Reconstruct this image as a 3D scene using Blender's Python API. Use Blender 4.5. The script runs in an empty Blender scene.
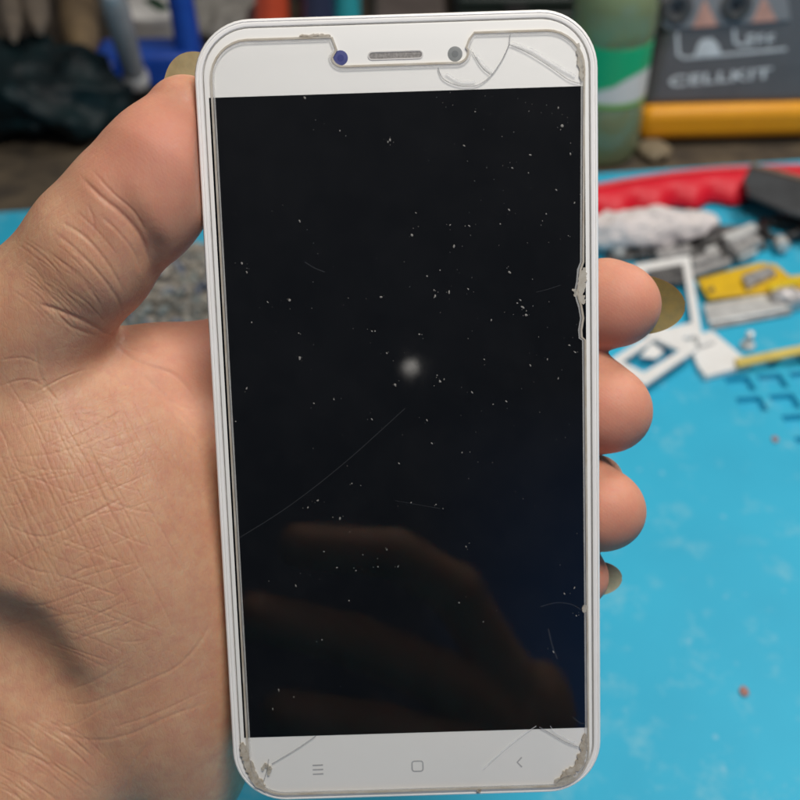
import bpy, bmesh, math, random
import numpy as np
from mathutils import Matrix, Vector, noise as mnoise
random.seed(7); rng = np.random.default_rng(7)
S = bpy.context.scene; COL = S.collection
R_ = math.radians

# ------------------------------------------------------------------ camera frame
FPX, CC = 1099.0, 400.0
CAM = Matrix.Translation((0, 0, .300)) @ Matrix.Rotation(R_(50), 4, 'X')
def P(px, py, d):
    """point in camera axes (mm) seen at px,py at depth d"""
    return np.array([(px-CC)/FPX*d, (CC-py)/FPX*d, -d], float)
def G(px, py, z=0.0):
    """world point (m) on the horizontal plane z seen at px,py"""
    o = CAM.translation; d = CAM.to_3x3() @ Vector(((px-CC)/FPX, (CC-py)/FPX, -1))
    t = (z-o.z)/d.z
    return o + d*t

# ------------------------------------------------------------------ materials
def newmat(name):
    m = bpy.data.materials.new(name); m.use_nodes = True
    nt = m.node_tree; return m, nt, nt.nodes['Principled BSDF'], nt.nodes['Material Output']
def N(nt, t, **kw):
    n = nt.nodes.new(t)
    for k, v in kw.items():
        if k in n.inputs: n.inputs[k].default_value = v
        else: setattr(n, k, v)
    return n
def mixc(nt, fac, a, b, blend='MIX'):
    n = nt.nodes.new('ShaderNodeMix'); n.data_type = 'RGBA'; n.blend_type = blend
    for i, v in ((0, fac), (6, a), (7, b)):
        if hasattr(v, 'links') or isinstance(v, bpy.types.NodeSocket): nt.links.new(v, n.inputs[i])
        else: n.inputs[i].default_value = v if not isinstance(v, tuple) or len(v) == 4 else (*v, 1)
    return n.outputs[2]
def math_(nt, op, a, b=0.0, c=0.0):
    n = nt.nodes.new('ShaderNodeMath'); n.operation = op
    for i, v in enumerate((a, b, c)):
        if isinstance(v, bpy.types.NodeSocket): nt.links.new(v, n.inputs[i])
        else: n.inputs[i].default_value = v
    return n.outputs[0]
def ramp(nt, fac, stops):
    n = nt.nodes.new('ShaderNodeValToRGB'); el = n.color_ramp.elements
    while len(el) < len(stops): el.new(.5)
    for e, (p, c) in zip(el, stops):
        e.position = p; e.color = (c, c, c, 1) if not isinstance(c, tuple) else (*c, 1)
    nt.links.new(fac, n.inputs[0]); return n.outputs[0]
def objco(nt, scale=1000.0, rot=(0, 0, 0), sc=None):
    tc = nt.nodes.new('ShaderNodeTexCoord'); mp = nt.nodes.new('ShaderNodeMapping')
    mp.inputs['Scale'].default_value = sc if sc else (scale,)*3
    mp.inputs['Rotation'].default_value = rot
    nt.links.new(tc.outputs['Object'], mp.inputs['Vector']); return mp.outputs[0]
def pmat(name, col, rough=.5, metal=0.0, col2=None, nscale=.12, bump=0.0, bscale=.4, spec=.5, thresh=(.35, .65), trans=0.0):
    """principled with a two-tone noise wear and a noise bump; scales are per mm"""
    m, nt, b, o = newmat(name)
    co = objco(nt)
    col2 = col2 or tuple(c*.78 for c in col)
    nz = N(nt, 'ShaderNodeTexNoise', Scale=nscale, Detail=6.0, Roughness=.65); nt.links.new(co, nz.inputs['Vector'])
    f = ramp(nt, nz.outputs[0], [(thresh[0], 0.0), (thresh[1], 1.0)])
    nt.links.new(mixc(nt, f, col, col2), b.inputs['Base Color'])
    b.inputs['Roughness'].default_value = rough; b.inputs['Metallic'].default_value = metal
    b.inputs['Specular IOR Level'].default_value = spec
    if trans: b.inputs['Transmission Weight'].default_value = trans
    if bump:
        n2 = N(nt, 'ShaderNodeTexNoise', Scale=bscale, Detail=5.0); nt.links.new(co, n2.inputs['Vector'])
        bp = N(nt, 'ShaderNodeBump', Strength=1.0, Distance=bump*.001); nt.links.new(n2.outputs[0], bp.inputs['Height'])
        nt.links.new(bp.outputs[0], b.inputs['Normal'])
    return m

# ------------------------------------------------------------------ mesh helpers
def meta(o, label=None, cat=None, group=None, kind=None):
    for k, v in (('label', label), ('category', cat), ('group', group), ('kind', kind)):
        if v: o[k] = v
    return o
def link(name, me, mat=None, parent=None, smooth=True, bevel=0, M=None):
    if mat is not None: me.materials.append(mat)
    o = bpy.data.objects.new(name, me); COL.objects.link(o)
    if smooth:
        me.polygons.foreach_set('use_smooth', [True]*len(me.polygons))
    if parent is not None: o.parent = parent
    if M is not None: o.matrix_local = M
    if bevel:
        bv = o.modifiers.new('bevel', 'BEVEL'); bv.width = bevel; bv.segments = 3; bv.limit_method = 'ANGLE'; bv.angle_limit = R_(40); bv.harden_normals = False
    if smooth:
        try: me.set_sharp_from_angle(angle=R_(38))
        except Exception: pass
    return o
def obj(name, bm, mat=None, parent=None, **k):
    me = bpy.data.meshes.new(name); bmesh.ops.recalc_face_normals(bm, faces=bm.faces); bm.to_mesh(me); bm.free()
    return link(name, me, mat, parent, **k)
def thing(name, M, label, cat, group=None):
    o = bpy.data.objects.new(name, None); COL.objects.link(o); o.empty_display_size = .01
    o.matrix_world = M if isinstance(M, Matrix) else Matrix.Translation(M)
    return meta(o, label, cat, group)
def box(bm, size, M):
    r = bmesh.ops.create_cube(bm, size=1.0, matrix=M @ Matrix.Diagonal((*size, 1))); return r['verts']
def T(x, y, z): return Matrix.Translation((x, y, z))
def lathe(bm, prof, M=Matrix(), seg=40):
    rings = []
    for r, z in prof:
        if r <= 1e-7: rings.append([bm.verts.new(M @ Vector((0, 0, z)))])
        else: rings.append([bm.verts.new(M @ Vector((r*math.cos(2*math.pi*i/seg), r*math.sin(2*math.pi*i/seg), z))) for i in range(seg)])
    for a, b in zip(rings, rings[1:]):
        for i in range(seg):
            j = (i+1) % seg
            if len(a) == 1 and len(b) == 1: continue
            if len(a) == 1: bm.faces.new((a[0], b[i], b[j]))
            elif len(b) == 1: bm.faces.new((a[i], a[j], b[0]))
            else: bm.faces.new((a[i], a[j], b[j], b[i]))
    if len(rings[0]) > 1: bm.faces.new(rings[0])
    if len(rings[-1]) > 1: bm.faces.new(rings[-1])
def tube(bm, pts, rad, seg=12, flat=1.0):
    pts = [Vector(p) for p in pts]; n = len(pts)
    rad = rad if isinstance(rad, (list, tuple)) else [rad]*n
    rings = []; up = Vector((0, 0, 1))
    for i, p in enumerate(pts):
        t = (pts[min(i+1, n-1)]-pts[max(i-1, 0)]).normalized()
        u = up if abs(t.dot(up)) < .95 else Vector((1, 0, 0))
        a = t.cross(u).normalized(); b = a.cross(t).normalized()
        rings.append([bm.verts.new(p+a*rad[i]*math.cos(2*math.pi*k/seg)+b*rad[i]*flat*math.sin(2*math.pi*k/seg)) for k in range(seg)])
    for a, b in zip(rings, rings[1:]):
        for i in range(seg): bm.faces.new((a[i], a[(i+1) % seg], b[(i+1) % seg], b[i]))
    bm.faces.new(rings[0]); bm.faces.new(rings[-1])
def prism(bm, outline, z0, z1, M=Matrix()):
    lo = [bm.verts.new(M @ Vector((x, y, z0))) for x, y in outline]; hi = [bm.verts.new(M @ Vector((x, y, z1))) for x, y in outline]
    n = len(lo)
    bm.faces.new(lo); bm.faces.new(hi)
    for i in range(n): bm.faces.new((lo[i], lo[(i+1) % n], hi[(i+1) % n], hi[i]))
def frameprism(bm, out, inn, z0, z1):
    n = len(out); v = {}
    for key, o, z in (('ol', out, z0), ('oh', out, z1), ('il', inn, z0), ('ih', inn, z1)): v[key] = [bm.verts.new((x, y, z)) for x, y in o]
    for i in range(n):
        j = (i+1) % n
        bm.faces.new((v['ol'][i], v['ol'][j], v['oh'][j], v['oh'][i])); bm.faces.new((v['il'][i], v['il'][j], v['ih'][j], v['ih'][i]))
        bm.faces.new((v['oh'][i], v['oh'][j], v['ih'][j], v['ih'][i])); bm.faces.new((v['ol'][i], v['ol'][j], v['il'][j], v['il'][i]))
def blob(bm, c, r, M3=None, sub=2):
    M = Matrix.Translation(c) @ (M3.to_4x4() if M3 else Matrix()) @ Matrix.Diagonal((*r, 1))
    return bmesh.ops.create_icosphere(bm, subdivisions=sub, radius=1.0, matrix=M)['verts']
def crumple(verts, amp, scale, seed=0):
    o = Vector((seed*3.1, seed*1.7, seed))
    for v in verts:
        n = mnoise.noise_vector(v.co*scale+o)+.5*mnoise.noise_vector(v.co*scale*2.3+o)
        v.co += n*amp
def gpoly(pts, z, origin):
    return [((G(x, y, z)-origin).x, (G(x, y, z)-origin).y) for x, y in pts]

# ------------------------------------------------------------------ bench and mat
MATZ = .004
m_bench = pmat('worn_bench', (.125, .095, .06), .7, col2=(.04, .032, .025), nscale=.035, bump=.5, bscale=.25)
bm = bmesh.new(); box(bm, (3.2, 2.4, .03), T(0, .9, -.015)); obj('bench_top', bm, m_bench, smooth=False)
bpy.data.objects['bench_top']['kind'] = 'structure'

def mat_material():
    m, nt, b, o = newmat('cyan_silicone'); co = objco(nt)
    n1 = N(nt, 'ShaderNodeTexNoise', Scale=.02, Detail=4.0); nt.links.new(co, n1.inputs['Vector'])
    base = mixc(nt, ramp(nt, n1.outputs[0], [(.3, 0.), (.7, 1.)]), (.030, .43, .645), (.024, .38, .585))
    # pale rubbed stains, finger-size and smaller
    n2 = N(nt, 'ShaderNodeTexNoise', Scale=.075, Detail=5.0, Roughness=.7); nt.links.new(co, n2.inputs['Vector'])
    base = mixc(nt, ramp(nt, n2.outputs[0], [(.54, 0.), (.70, .50)]), base, (.19, .50, .62))
    v = N(nt, 'ShaderNodeTexVoronoi', Scale=.085); nt.links.new(co, v.inputs['Vector'])
    n3 = N(nt, 'ShaderNodeTexNoise', Scale=.25, Detail=3.0); nt.links.new(co, n3.inputs['Vector'])
    spot = math_(nt, 'ADD', v.outputs['Distance'], math_(nt, 'MULTIPLY', n3.outputs[0], .16))
    base = mixc(nt, ramp(nt, spot, [(.12, .26), (.20, 0.)]), base, (.45, .62, .68))
    nt.links.new(base, b.inputs['Base Color']); b.inputs['Roughness'].default_value = .55
    b.inputs['Specular IOR Level'].default_value = .3
    n4 = N(nt, 'ShaderNodeTexNoise', Scale=1.2, Detail=3.0); nt.links.new(co, n4.inputs['Vector'])
    bp = N(nt, 'ShaderNodeBump', Strength=.5, Distance=.0002); nt.links.new(n4.outputs[0], bp.inputs['Height']); nt.links.new(bp.outputs[0], b.inputs['Normal'])
    return m
m_mat = mat_material()
A, B = G(0, 212, MATZ), G(800, 160, MATZ)
ex = (B-A).normalized(); ey = Vector((ex.y, -ex.x, 0))          # ey points toward the viewer
c0, c1 = A-ex*.14, B+ex*.22
bm = bmesh.new()
outl = [c0, c1, c1+ey*.62, c0+ey*.62]
prism(bm, [(p.x, p.y) for p in outl], .0005, MATZ)
me = bpy.data.meshes.new('repair_mat'); bmesh.ops.recalc_face_normals(bm, faces=bm.faces); bm.to_mesh(me); bm.free()
mato = link('repair_mat', me, m_mat, smooth=False)
# small square pockets moulded in the mat, in a grid square with its edges
bm = bmesh.new(); g0 = G(785, 401, MATZ)
ang = math.atan2(ex.y, ex.x)
for i in range(-1, 6):
    for j in range(-2, 7):
        if i == -1 and j != -1 and j != 0: continue
        p = g0+ex*(i*.0145)+ey*(j*.0135)
        box(bm, (.0105, .0098, .0064), Matrix.Translation((p.x, p.y, MATZ)) @ Matrix.Rotation(ang, 4, 'Z'))
me = bpy.data.meshes.new('pockets'); bm.to_mesh(me); bm.free()
cut = bpy.data.objects.new('pockets', me); COL.objects.link(cut)
bo = mato.modifiers.new('b', 'BOOLEAN'); bo.object = cut; bo.operation = 'DIFFERENCE'; bo.solver = 'EXACT'
dg = bpy.context.evaluated_depsgraph_get()
me2 = bpy.data.meshes.new_from_object(mato.evaluated_get(dg)); mato.modifiers.clear(); mato.data = me2
bpy.data.objects.remove(cut)
me2.name = 'repair_mat'
bv = mato.modifiers.new('bevel', 'BEVEL'); bv.width = .0005; bv.segments = 2; bv.limit_method = 'ANGLE'
meta(mato, 'bright cyan silicone work mat with small square pockets under the phone and parts', 'mat')

# ------------------------------------------------------------------ smartphone
def rot3(a):
    x, y, z = a
    return (Matrix.Rotation(z, 3, 'Z') @ Matrix.Rotation(y, 3, 'Y') @ Matrix.Rotation(x, 3, 'X'))
PR = rot3([R_(8.4994), R_(-.1752), R_(1.7663)]); PT = Vector((1.17418, -4.52579, -189.6997))
PRn = np.array(PR); PTn = np.array(PT)
def ph(px, py):
    """pixel -> phone-face coordinates in mm"""
    n = PRn[:, 2]; d = np.array([(px-CC)/FPX, (CC-py)/FPX, -1.]); t = (n@PTn)/(n@d)
    q = PRn.T@(d*t-PTn); return q[0], q[1]
phone = thing('smartphone', CAM @ Matrix.Translation(PT*.001) @ PR.to_4x4(), 'white smartphone with a dark scratched screen and chipped glass protector, gripped in a hand', 'smartphone')
HW, HH, RC = 33.35, 68.5, 9.6
MM = .001
def rr(hw, hh, r, n=12):
    pts = []
    for cx, cy, a0 in ((hw-r, hh-r, 0), (-hw+r, hh-r, 90), (-hw+r, -hh+r, 180), (hw-r, -hh+r, 270)):
        for k in range(n+1):
            a = R_(a0+90*k/n); pts.append((cx+r*math.cos(a), cy+r*math.sin(a)))
    return pts
def rings(bm, specs, hw=HW, hh=HH, rc=RC, capa=True, capb=True):
    prev = None; first = None
    for ins, z in specs:
        cur = [bm.verts.new((x*MM, y*MM, z*MM)) for x, y in rr(hw-ins, hh-ins, max(rc-ins, .3))]
        if prev:
            n = len(cur)
            for i in range(n): bm.faces.new((prev[i], prev[(i+1) % n], cur[(i+1) % n], cur[i]))
        else: first = cur
        prev = cur
    if capa: bm.faces.new(first)
    if capb: bm.faces.new(prev)
m_shell = pmat('phone_frame_paint', (.84, .825, .80), .32, col2=(.80, .78, .75), nscale=.08, spec=.45)
m_white = pmat('phone_white_face', (.80, .79, .755), .35, col2=(.785, .775, .74), nscale=.03, spec=.15)
bm = bmesh.new()
rings(bm, [(1.55, -1.2), (1.42, -.35), (1.30, -.02), (1.05, .03), (.80, .0), (.72, -.16), (.62, -.16), (.52, -.03), (.28, -.10), (.08, -.45), (0, -1.1), (0, -5.2), (.35, -6.6), (1.2, -7.6), (3, -8.3), (6, -8.45)])
obj('frame', bm, m_shell, phone)
bm = bmesh.new()
rings(bm, [(1.62, -1.0), (1.62, -.1), (1.72, .02), (1.95, .06)]); obj('front_panel', bm, m_white, phone)
# display glass
def disp_mat():
    m, nt, b, o = newmat('black_display'); co = objco(nt)
    b.inputs['Base Color'].default_value = (.0032, .0042, .0058, 1); b.inputs['Roughness'].default_value = .3
    b.inputs['Specular IOR Level'].default_value = 0.0
    return m
qd = [ph(208, 96), ph(584, 88), ph(589, 728), ph(245, 737)]
xl = (qd[0][0]+qd[3][0])/2; xr = (qd[1][0]+qd[2][0])/2; yt = (qd[0][1]+qd[1][1])/2; yb = (qd[2][1]+qd[3][1])/2
bm = bmesh.new(); prism(bm, [(x*MM, y*MM) for x, y in ((xl, yb), (xr, yb), (xr, yt), (xl, yt))], .05*MM, .085*MM); obj('display', bm, disp_mat(), phone, smooth=False)
# camera, sensor, earpiece
def disc(name, px, py, r, ring, m, mring):
    x, y = ph(px, py); bm = bmesh.new(); lathe(bm, [(r*MM, .05*MM), (r*MM, .075*MM), (r*.93*MM, .09*MM), (0, .09*MM)], T(x*MM, y*MM, 0), 28); d = obj(name, bm, m, phone)
    bm = bmesh.new(); lathe(bm, [(r*.45*MM, .092*MM), (r*.45*MM, .11*MM), (0, .115*MM)], T(x*MM, y*MM, 0), 20); obj(ring, bm, mring, d)
m_lensb = pmat('lens_blue', (.09, .10, .26), .2, col2=(.07, .08, .21), nscale=.6)
m_lensd = pmat('lens_core', (.06, .07, .22), .1, col2=(.045, .05, .16), nscale=.8)
m_sens = pmat('sensor_grey', (.25, .26, .255), .3, col2=(.21, .22, .215), nscale=.5); m_sens2 = pmat('sensor_core', (.21, .22, .22), .2)
disc('front_camera', 340.5, 58, 1.22, 'lens', m_lensb, m_lensd); disc('proximity_sensor', 455, 54, 1.22, 'sensor_window', m_sens, m_sens2)
def slot_outline(x0, x1, y, r, n=10):
    return [(x1+r*math.cos(R_(-90+180*k/n)), y+r*math.sin(R_(-90+180*k/n))) for k in range(n+1)]+[(x0+r*math.cos(R_(90+180*k/n)), y+r*math.sin(R_(90+180*k/n))) for k in range(n+1)]
ex0, ey0 = ph(370, 56); ex1, ey1 = ph(421, 54.5)
bm = bmesh.new(); frameprism(bm, [(x*MM, y*MM) for x, y in slot_outline(ex0+.35, ex1-.35, (ey0+ey1)/2, .72)], [(x*MM, y*MM) for x, y in slot_outline(ex0+.35, ex1-.35, (ey0+ey1)/2, .50)], .05*MM, .16*MM)
ear = obj('earpiece', bm, pmat('earpiece_rim', (.66, .64, .61), .4), phone)
bm = bmesh.new(); prism(bm, [(x*MM, y*MM) for x, y in slot_outline(ex0+.35, ex1-.35, (ey0+ey1)/2, .5)], .05*MM, .075*MM)
obj('speaker_grille', bm, pmat('grille_grey', (.16, .15, .14), .6, col2=(.32, .30, .28), nscale=3.0, bump=.05, bscale=5), ear)
# touch icons
m_icon = pmat('icon_grey', (.40, .40, .40), .5)
def ribbon(bm, pts, w, z0, z1, close=False):
    pts = [Vector((x, y)) for x, y in pts]; n = len(pts); L = []; Rr = []
    for i, p in enumerate(pts):
        if close: a, b = pts[i-1], pts[(i+1) % n]
        else: a, b = pts[max(i-1, 0)], pts[min(i+1, n-1)]
        t = (b-a).normalized(); nn = Vector((-t.y, t.x)); ww = w[i] if isinstance(w, list) else w
        L.append(p+nn*ww/2); Rr.append(p-nn*ww/2)
    f = lambda v, z: bm.verts.new((v.x*MM, v.y*MM, z*MM))
    lo = [(f(a, z0), f(b, z0)) for a, b in zip(L, Rr)]; hi = [(f(a, z1), f(b, z1)) for a, b in zip(L, Rr)]
    rng_ = range(n) if close else range(n-1)
    for i in rng_:
        j = (i+1) % n
        bm.faces.new((hi[i][0], hi[i][1], hi[j][1], hi[j][0])); bm.faces.new((lo[i][0], lo[j][0], lo[j][1], lo[i][1]))
        bm.faces.new((lo[i][0], hi[i][0], hi[j][0], lo[j][0])); bm.faces.new((lo[i][1], lo[j][1], hi[j][1], hi[i][1]))
    if not close:
        for i in (0, n-1): bm.faces.new((lo[i][0], lo[i][1], hi[i][1], hi[i][0]))
bm = bmesh.new()
for k in (-.85, 0, .85):
    x, y = ph(318, 769.5); ribbon(bm, [(x-.95, y+k), (x+.95, y+k+.03)], .26, .05, .09)
obj('menu_icon', bm, m_icon, phone)
bm = bmesh.new(); x, y = ph(417.5, 766); ribbon(bm, [(x+a, y+b) for a, b in rr(.98, .98, .45, 4)], .24, .05, .09, True); obj('home_icon', bm, m_icon, phone)
bm = bmesh.new(); x, y = ph(519.5, 762); ribbon(bm, [(x+.42, y+.95), (x-.42, y), (x+.42, y-.95)], .28, .05, .09); obj('back_icon', bm, m_icon, phone)
# screen protector: sheet + rim
xL, xR = -30.45, 30.95; yT = ph(300, 38.5)[1]; yB = -67.0; yN = ph(400, 65)[1]
xn0, xn1 = ph(335, 50)[0], ph(464, 47)[0]; rp = 6.2
def prot_outline():
    o = []
    for k in range(9): a = R_(180-90*k/8); o.append((xL+rp+rp*math.cos(a), yT-rp+rp*math.sin(a)))
    yt_ = yT
    o += [(xn0-1.0, yt_), (xn0-.4, yt_-.1), (xn0+.25, yt_-2.0), (xn0-.55, yt_-3.2)]
    for k in range(7): a = R_(190+80*k/6); o.append((xn0+1.2+1.75*math.cos(a), yN+1.75+1.75*math.sin(a)))
    for k in range(7): a = R_(-80+80*k/6); o.append((xn1-1.2+1.9*math.cos(a), yN+1.9+1.9*math.sin(a)))
    o += [(xn1+.35, yt_-2.3), (xn1+.9, yt_-1.0), (xn1+1.7, yt_)]
    for k in range(9): a = R_(90-90*k/8); o.append((xR-rp+rp*math.cos(a), yT-rp+rp*math.sin(a)))
    # chip on the long edge
    for px, py in ((583, 262), (580, 270), (579, 282), (577, 292), (579, 300), (581, 306), (583, 318), (581, 330), (581.5, 337), (585, 340)): o.append(ph(px, py))
    for k in range(9): a = R_(-90*k/8); o.append((xR-rp+rp*math.cos(a), yB+rp+rp*math.sin(a)))
    for k in range(9): a = R_(-90-90*k/8); o.append((xL+rp+rp*math.cos(a), yB+rp+rp*math.sin(a)))
    return o
PO = prot_outline()
def prot_mat():
    m, nt, b, o = newmat('protector_glass'); nt.nodes.remove(b); co = objco(nt)
    tr = N(nt, 'ShaderNodeBsdfTransparent'); gl = N(nt, 'ShaderNodeBsdfGlossy', Roughness=.03)
    ge = nt.nodes.new('ShaderNodeNewGeometry'); dt = nt.nodes.new('ShaderNodeVectorMath'); dt.operation = 'DOT_PRODUCT'
    nt.links.new(ge.outputs['Incoming'], dt.inputs[0]); nt.links.new(ge.outputs['True Normal'], dt.inputs[1])
    fr_ = math_(nt, 'MULTIPLY_ADD', math_(nt, 'POWER', math_(nt, 'SUBTRACT', 1.0, math_(nt, 'ABSOLUTE', dt.outputs['Value'])), 5.0), .96, .04)
    n = N(nt, 'ShaderNodeTexNoise', Scale=.09, Detail=8.0, Roughness=.7); nt.links.new(co, n.inputs['Vector'])
    nt.links.new(ramp(nt, n.outputs[0], [(.35, .015), (.75, .09)]), gl.inputs['Roughness'])
    mx = N(nt, 'ShaderNodeMixShader'); nt.links.new(fr_, mx.inputs[0]); nt.links.new(tr.outputs[0], mx.inputs[1]); nt.links.new(gl.outputs[0], mx.inputs[2])
    # thin film of grease and fine dust
    df = N(nt, 'ShaderNodeBsdfDiffuse'); df.inputs[0].default_value = (.55, .55, .55, 1)
    n2 = N(nt, 'ShaderNodeTexNoise', Scale=.06, Detail=9.0, Roughness=.75); nt.links.new(co, n2.inputs['Vector'])
    film = ramp(nt, n2.outputs[0], [(.42, .001), (.75, .008)])
    v = N(nt, 'ShaderNodeTexVoronoi', Scale=.75); nt.links.new(co, v.inputs['Vector'])
    dot = ramp(nt, v.outputs['Distance'], [(.03, 1.0), (.09, 0.0)])
    n3 = N(nt, 'ShaderNodeTexNoise', Scale=.13, Detail=3.0); nt.links.new(co, n3.inputs['Vector'])
    keep = ramp(nt, math_(nt, 'ADD', math_(nt, 'MULTIPLY', v.outputs['Color'], .45), math_(nt, 'MULTIPLY', n3.outputs[0], .75)), [(.68, 0.), (.82, .14)])
    tot = math_(nt, 'ADD', film, math_(nt, 'MULTIPLY', dot, keep))
    mx2 = N(nt, 'ShaderNodeMixShader'); nt.links.new(tot, mx2.inputs[0]); nt.links.new(mx.outputs[0], mx2.inputs[1]); nt.links.new(df.outputs[0], mx2.inputs[2])
    nt.links.new(mx2.outputs[0], o.inputs['Surface']); return m
def thin_mat(name, col, alpha, rough=.4, col2=None, nscale=.5):
    m = pmat(name, col, rough, col2=col2, nscale=nscale); nt = m.node_tree; b = nt.nodes['Principled BSDF']; b.inputs['Alpha'].default_value = alpha; return m
bm = bmesh.new(); bm.faces.new([bm.verts.new((x*MM, y*MM, .40*MM)) for x, y in PO]); bmesh.ops.triangulate(bm, faces=bm.faces)
prot = obj('screen_protector', bm, prot_mat(), phone, smooth=False)
m_rim = thin_mat('protector_edge', (.52, .45, .35), .75, .3, (.66, .62, .55), .25); m_rim.node_tree.nodes['Principled BSDF'].inputs['Alpha'].default_value = .62
m_rimi = thin_mat('protector_edge_light', (.78, .77, .74), .28, .2)
bm = bmesh.new(); ribbon(bm, PO, .34, .09, .41, True); obj('glass_edge', bm, m_rim, prot, smooth=False)
def shrink(o, d):
    n = len(o); r = []
    for i in range(n):
        a, b = Vector(o[i-1]), Vector(o[(i+1) % n]); t = (b-a).normalized(); r.append((o[i][0]+t.y*d, o[i][1]-t.x*d))
    return r
bm = bmesh.new(); ribbon(bm, shrink(PO, .42), .3, .405, .42, True); obj('polished_edge', bm, m_rimi, prot, smooth=False)
# glue and grime at the corners and chip
def grime(pxs, w, name='grime', jit=.25, z=.42, m=None):
    pts = [ph(*p) for p in pxs]; fine = []
    for a, b in zip(pts, pts[1:]):
        for k in range(8): fine.append((a[0]+(b[0]-a[0])*k/8+random.uniform(-jit, jit)*.4, a[1]+(b[1]-a[1])*k/8+random.uniform(-jit, jit)*.4))
    ws = [w*(.55+.75*random.random())*min(1, .35+4*min(i, len(fine)-1-i)/len(fine)) for i in range(len(fine))]
    bm = bmesh.new(); ribbon(bm, fine, ws, .09, z); return obj(name, bm, m or m_grime, phone)
m_grime = thin_mat('old_glue', (.40, .33, .24), .72, .7, (.62, .57, .49), 1.2)
m_grime2 = thin_mat('pale_glue', (.62, .58, .50), .62, .7, (.50, .45, .37), 1.2)
grime([(242, 742), (247, 760), (255, 778), (268, 792)], 1.5); grime([(262, 770), (266, 764), (270, 768), (268, 776)], .8, m=m_grime2)
grime([(585, 733), (583, 752), (578, 766), (567, 773), (558, 780)], 1.4); grime([(574, 777), (563, 780), (553, 783)], 1.2, m=m_grime2)
grime([(578, 44), (580, 62), (582, 84)], .85, m=m_grime2)
grime([(584, 268), (582, 282), (580.5, 296), (584, 304)], 1.25, m=m_grime2); grime([(572, 289), (577, 293), (573, 297)], .5, m=m_grime2)
grime([(583, 612), (586, 604)], .8, m=m_grime2); grime([(477, 788), (481, 791)], .9)
grime([(300, 36), (318, 35.5), (332, 36)], .45)
# cracks in the protector; pale ribbons paint the glints along them
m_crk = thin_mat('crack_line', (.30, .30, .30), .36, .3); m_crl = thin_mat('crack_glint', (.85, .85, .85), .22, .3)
def smoothpts(pxs, n=8):
    p = [np.array(ph(*q)) for q in pxs]; p = [p[0]]+p+[p[-1]]; out = []
    for i in range(1, len(p)-2):
        for k in range(n):
            t = k/n; a, b, c, d = p[i-1], p[i], p[i+1], p[i+2]
            out.append(tuple(.5*((2*b)+(c-a)*t+(2*a-5*b+4*c-d)*t*t+(3*b-a-3*c+d)*t**3)))
    out.append(tuple(p[-2])); return out
for pts, w, m in [([(438, 68), (443, 79), (458, 86), (476, 86), (490, 77), (502, 60), (509, 45)], .20, m_crk), ([(472, 52), (481, 67), (490, 75)], .16, m_crk), ([(509, 45), (510, 34)], .14, m_crk),
                  ([(509, 45), (527, 53), (548, 66), (568, 80), (580, 84)], .16, m_crk), ([(512, 44), (532, 51), (553, 64), (575, 77)], .5, m_crl), ([(476, 55), (484, 66), (493, 73)], .35, m_crl), ([(446, 74), (460, 82), (475, 82)], .4, m_crl),
                  ([(316, 735), (297, 748), (272, 763)], .16, m_crk), ([(536, 725), (524, 733), (505, 748), (483, 768)], .18, m_crl), ([(539, 726), (548, 731), (565, 741), (578, 746)], .18, m_crk), ([(550, 725), (556, 732), (575, 742)], .14, m_crl),
                  ([(269, 758), (267, 770), (264, 780)], .14, m_crk), ([(556, 782), (562, 777), (571, 774)], .18, m_crk)]:
    bm = bmesh.new(); ribbon(bm, smoothpts(pts), w, .405, .425); obj('crack', bm, m, prot, smooth=False)
m_scr = thin_mat('hair_scratch', (.5, .52, .55), .02, .5)
for pts, w in [([(240, 537), (290, 505), (345, 462), (405, 408)], .16), ([(395, 500), (440, 508)], .10), ([(540, 606), (556, 602), (572, 604), (585, 612)], .2), ([(560, 285), (548, 289), (536, 292)], .12), ([(305, 262), (315, 268), (325, 272)], .2), ([(548, 628), (552, 645), (557, 658)], .3), ([(572, 716), (580, 722), (586, 722)], .25)]:
    bm = bmesh.new(); ribbon(bm, smoothpts(pts), w, .405, .42); obj('scratch', bm, m_scr, prot, smooth=False)
# dust specks and pits
SP = """305,98 340,131 390,140 300,221 242,263 247,272 290,300 268,302 252,322 381,297 299,333 300,358 372,331 375,331 387,353 395,384 247,388 334,399 416,213 464,146 562,126 530,155 528,173 570,154 450,225 469,226
500,224 509,210 412,235 454,246 546,214 574,203 427,276 440,270 435,296 449,292 468,289 509,272 522,307 526,315 491,320 419,334 484,359 530,365 547,359 558,378 440,381 395,385 472,392 236,421 314,403 372,419 399,463 352,483
318,500 308,507 340,518 411,502 363,554 387,549 378,566 398,566 337,567 296,585 349,600 322,639 279,689 294,696 273,708 356,570 324,551 427,420 432,443 462,452 436,504 466,546 483,621 459,602 564,593 574,587 576,615 553,651
506,401 493,404 558,108 475,112 388,142 434,290 520,300 517,303 512,168 556,190 569,345 575,352 437,375 444,379""".split()
BIG = {'290,300': 1.9, '300,358': 1.7, '562,126': 2.0, '412,235': 1.7, '435,296': 1.5, '522,307': 1.6, '526,315': 1.5, '440,381': 1.7, '318,500': 1.5, '340,518': 1.6, '419,334': 1.4, '305,98': 1.3, '390,140': 1.6, '509,272': 1.5, '381,297': 1.5, '242,263': 1.4, '454,246': 1.3, '449,292': 1.4}
bm = bmesh.new()
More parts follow.
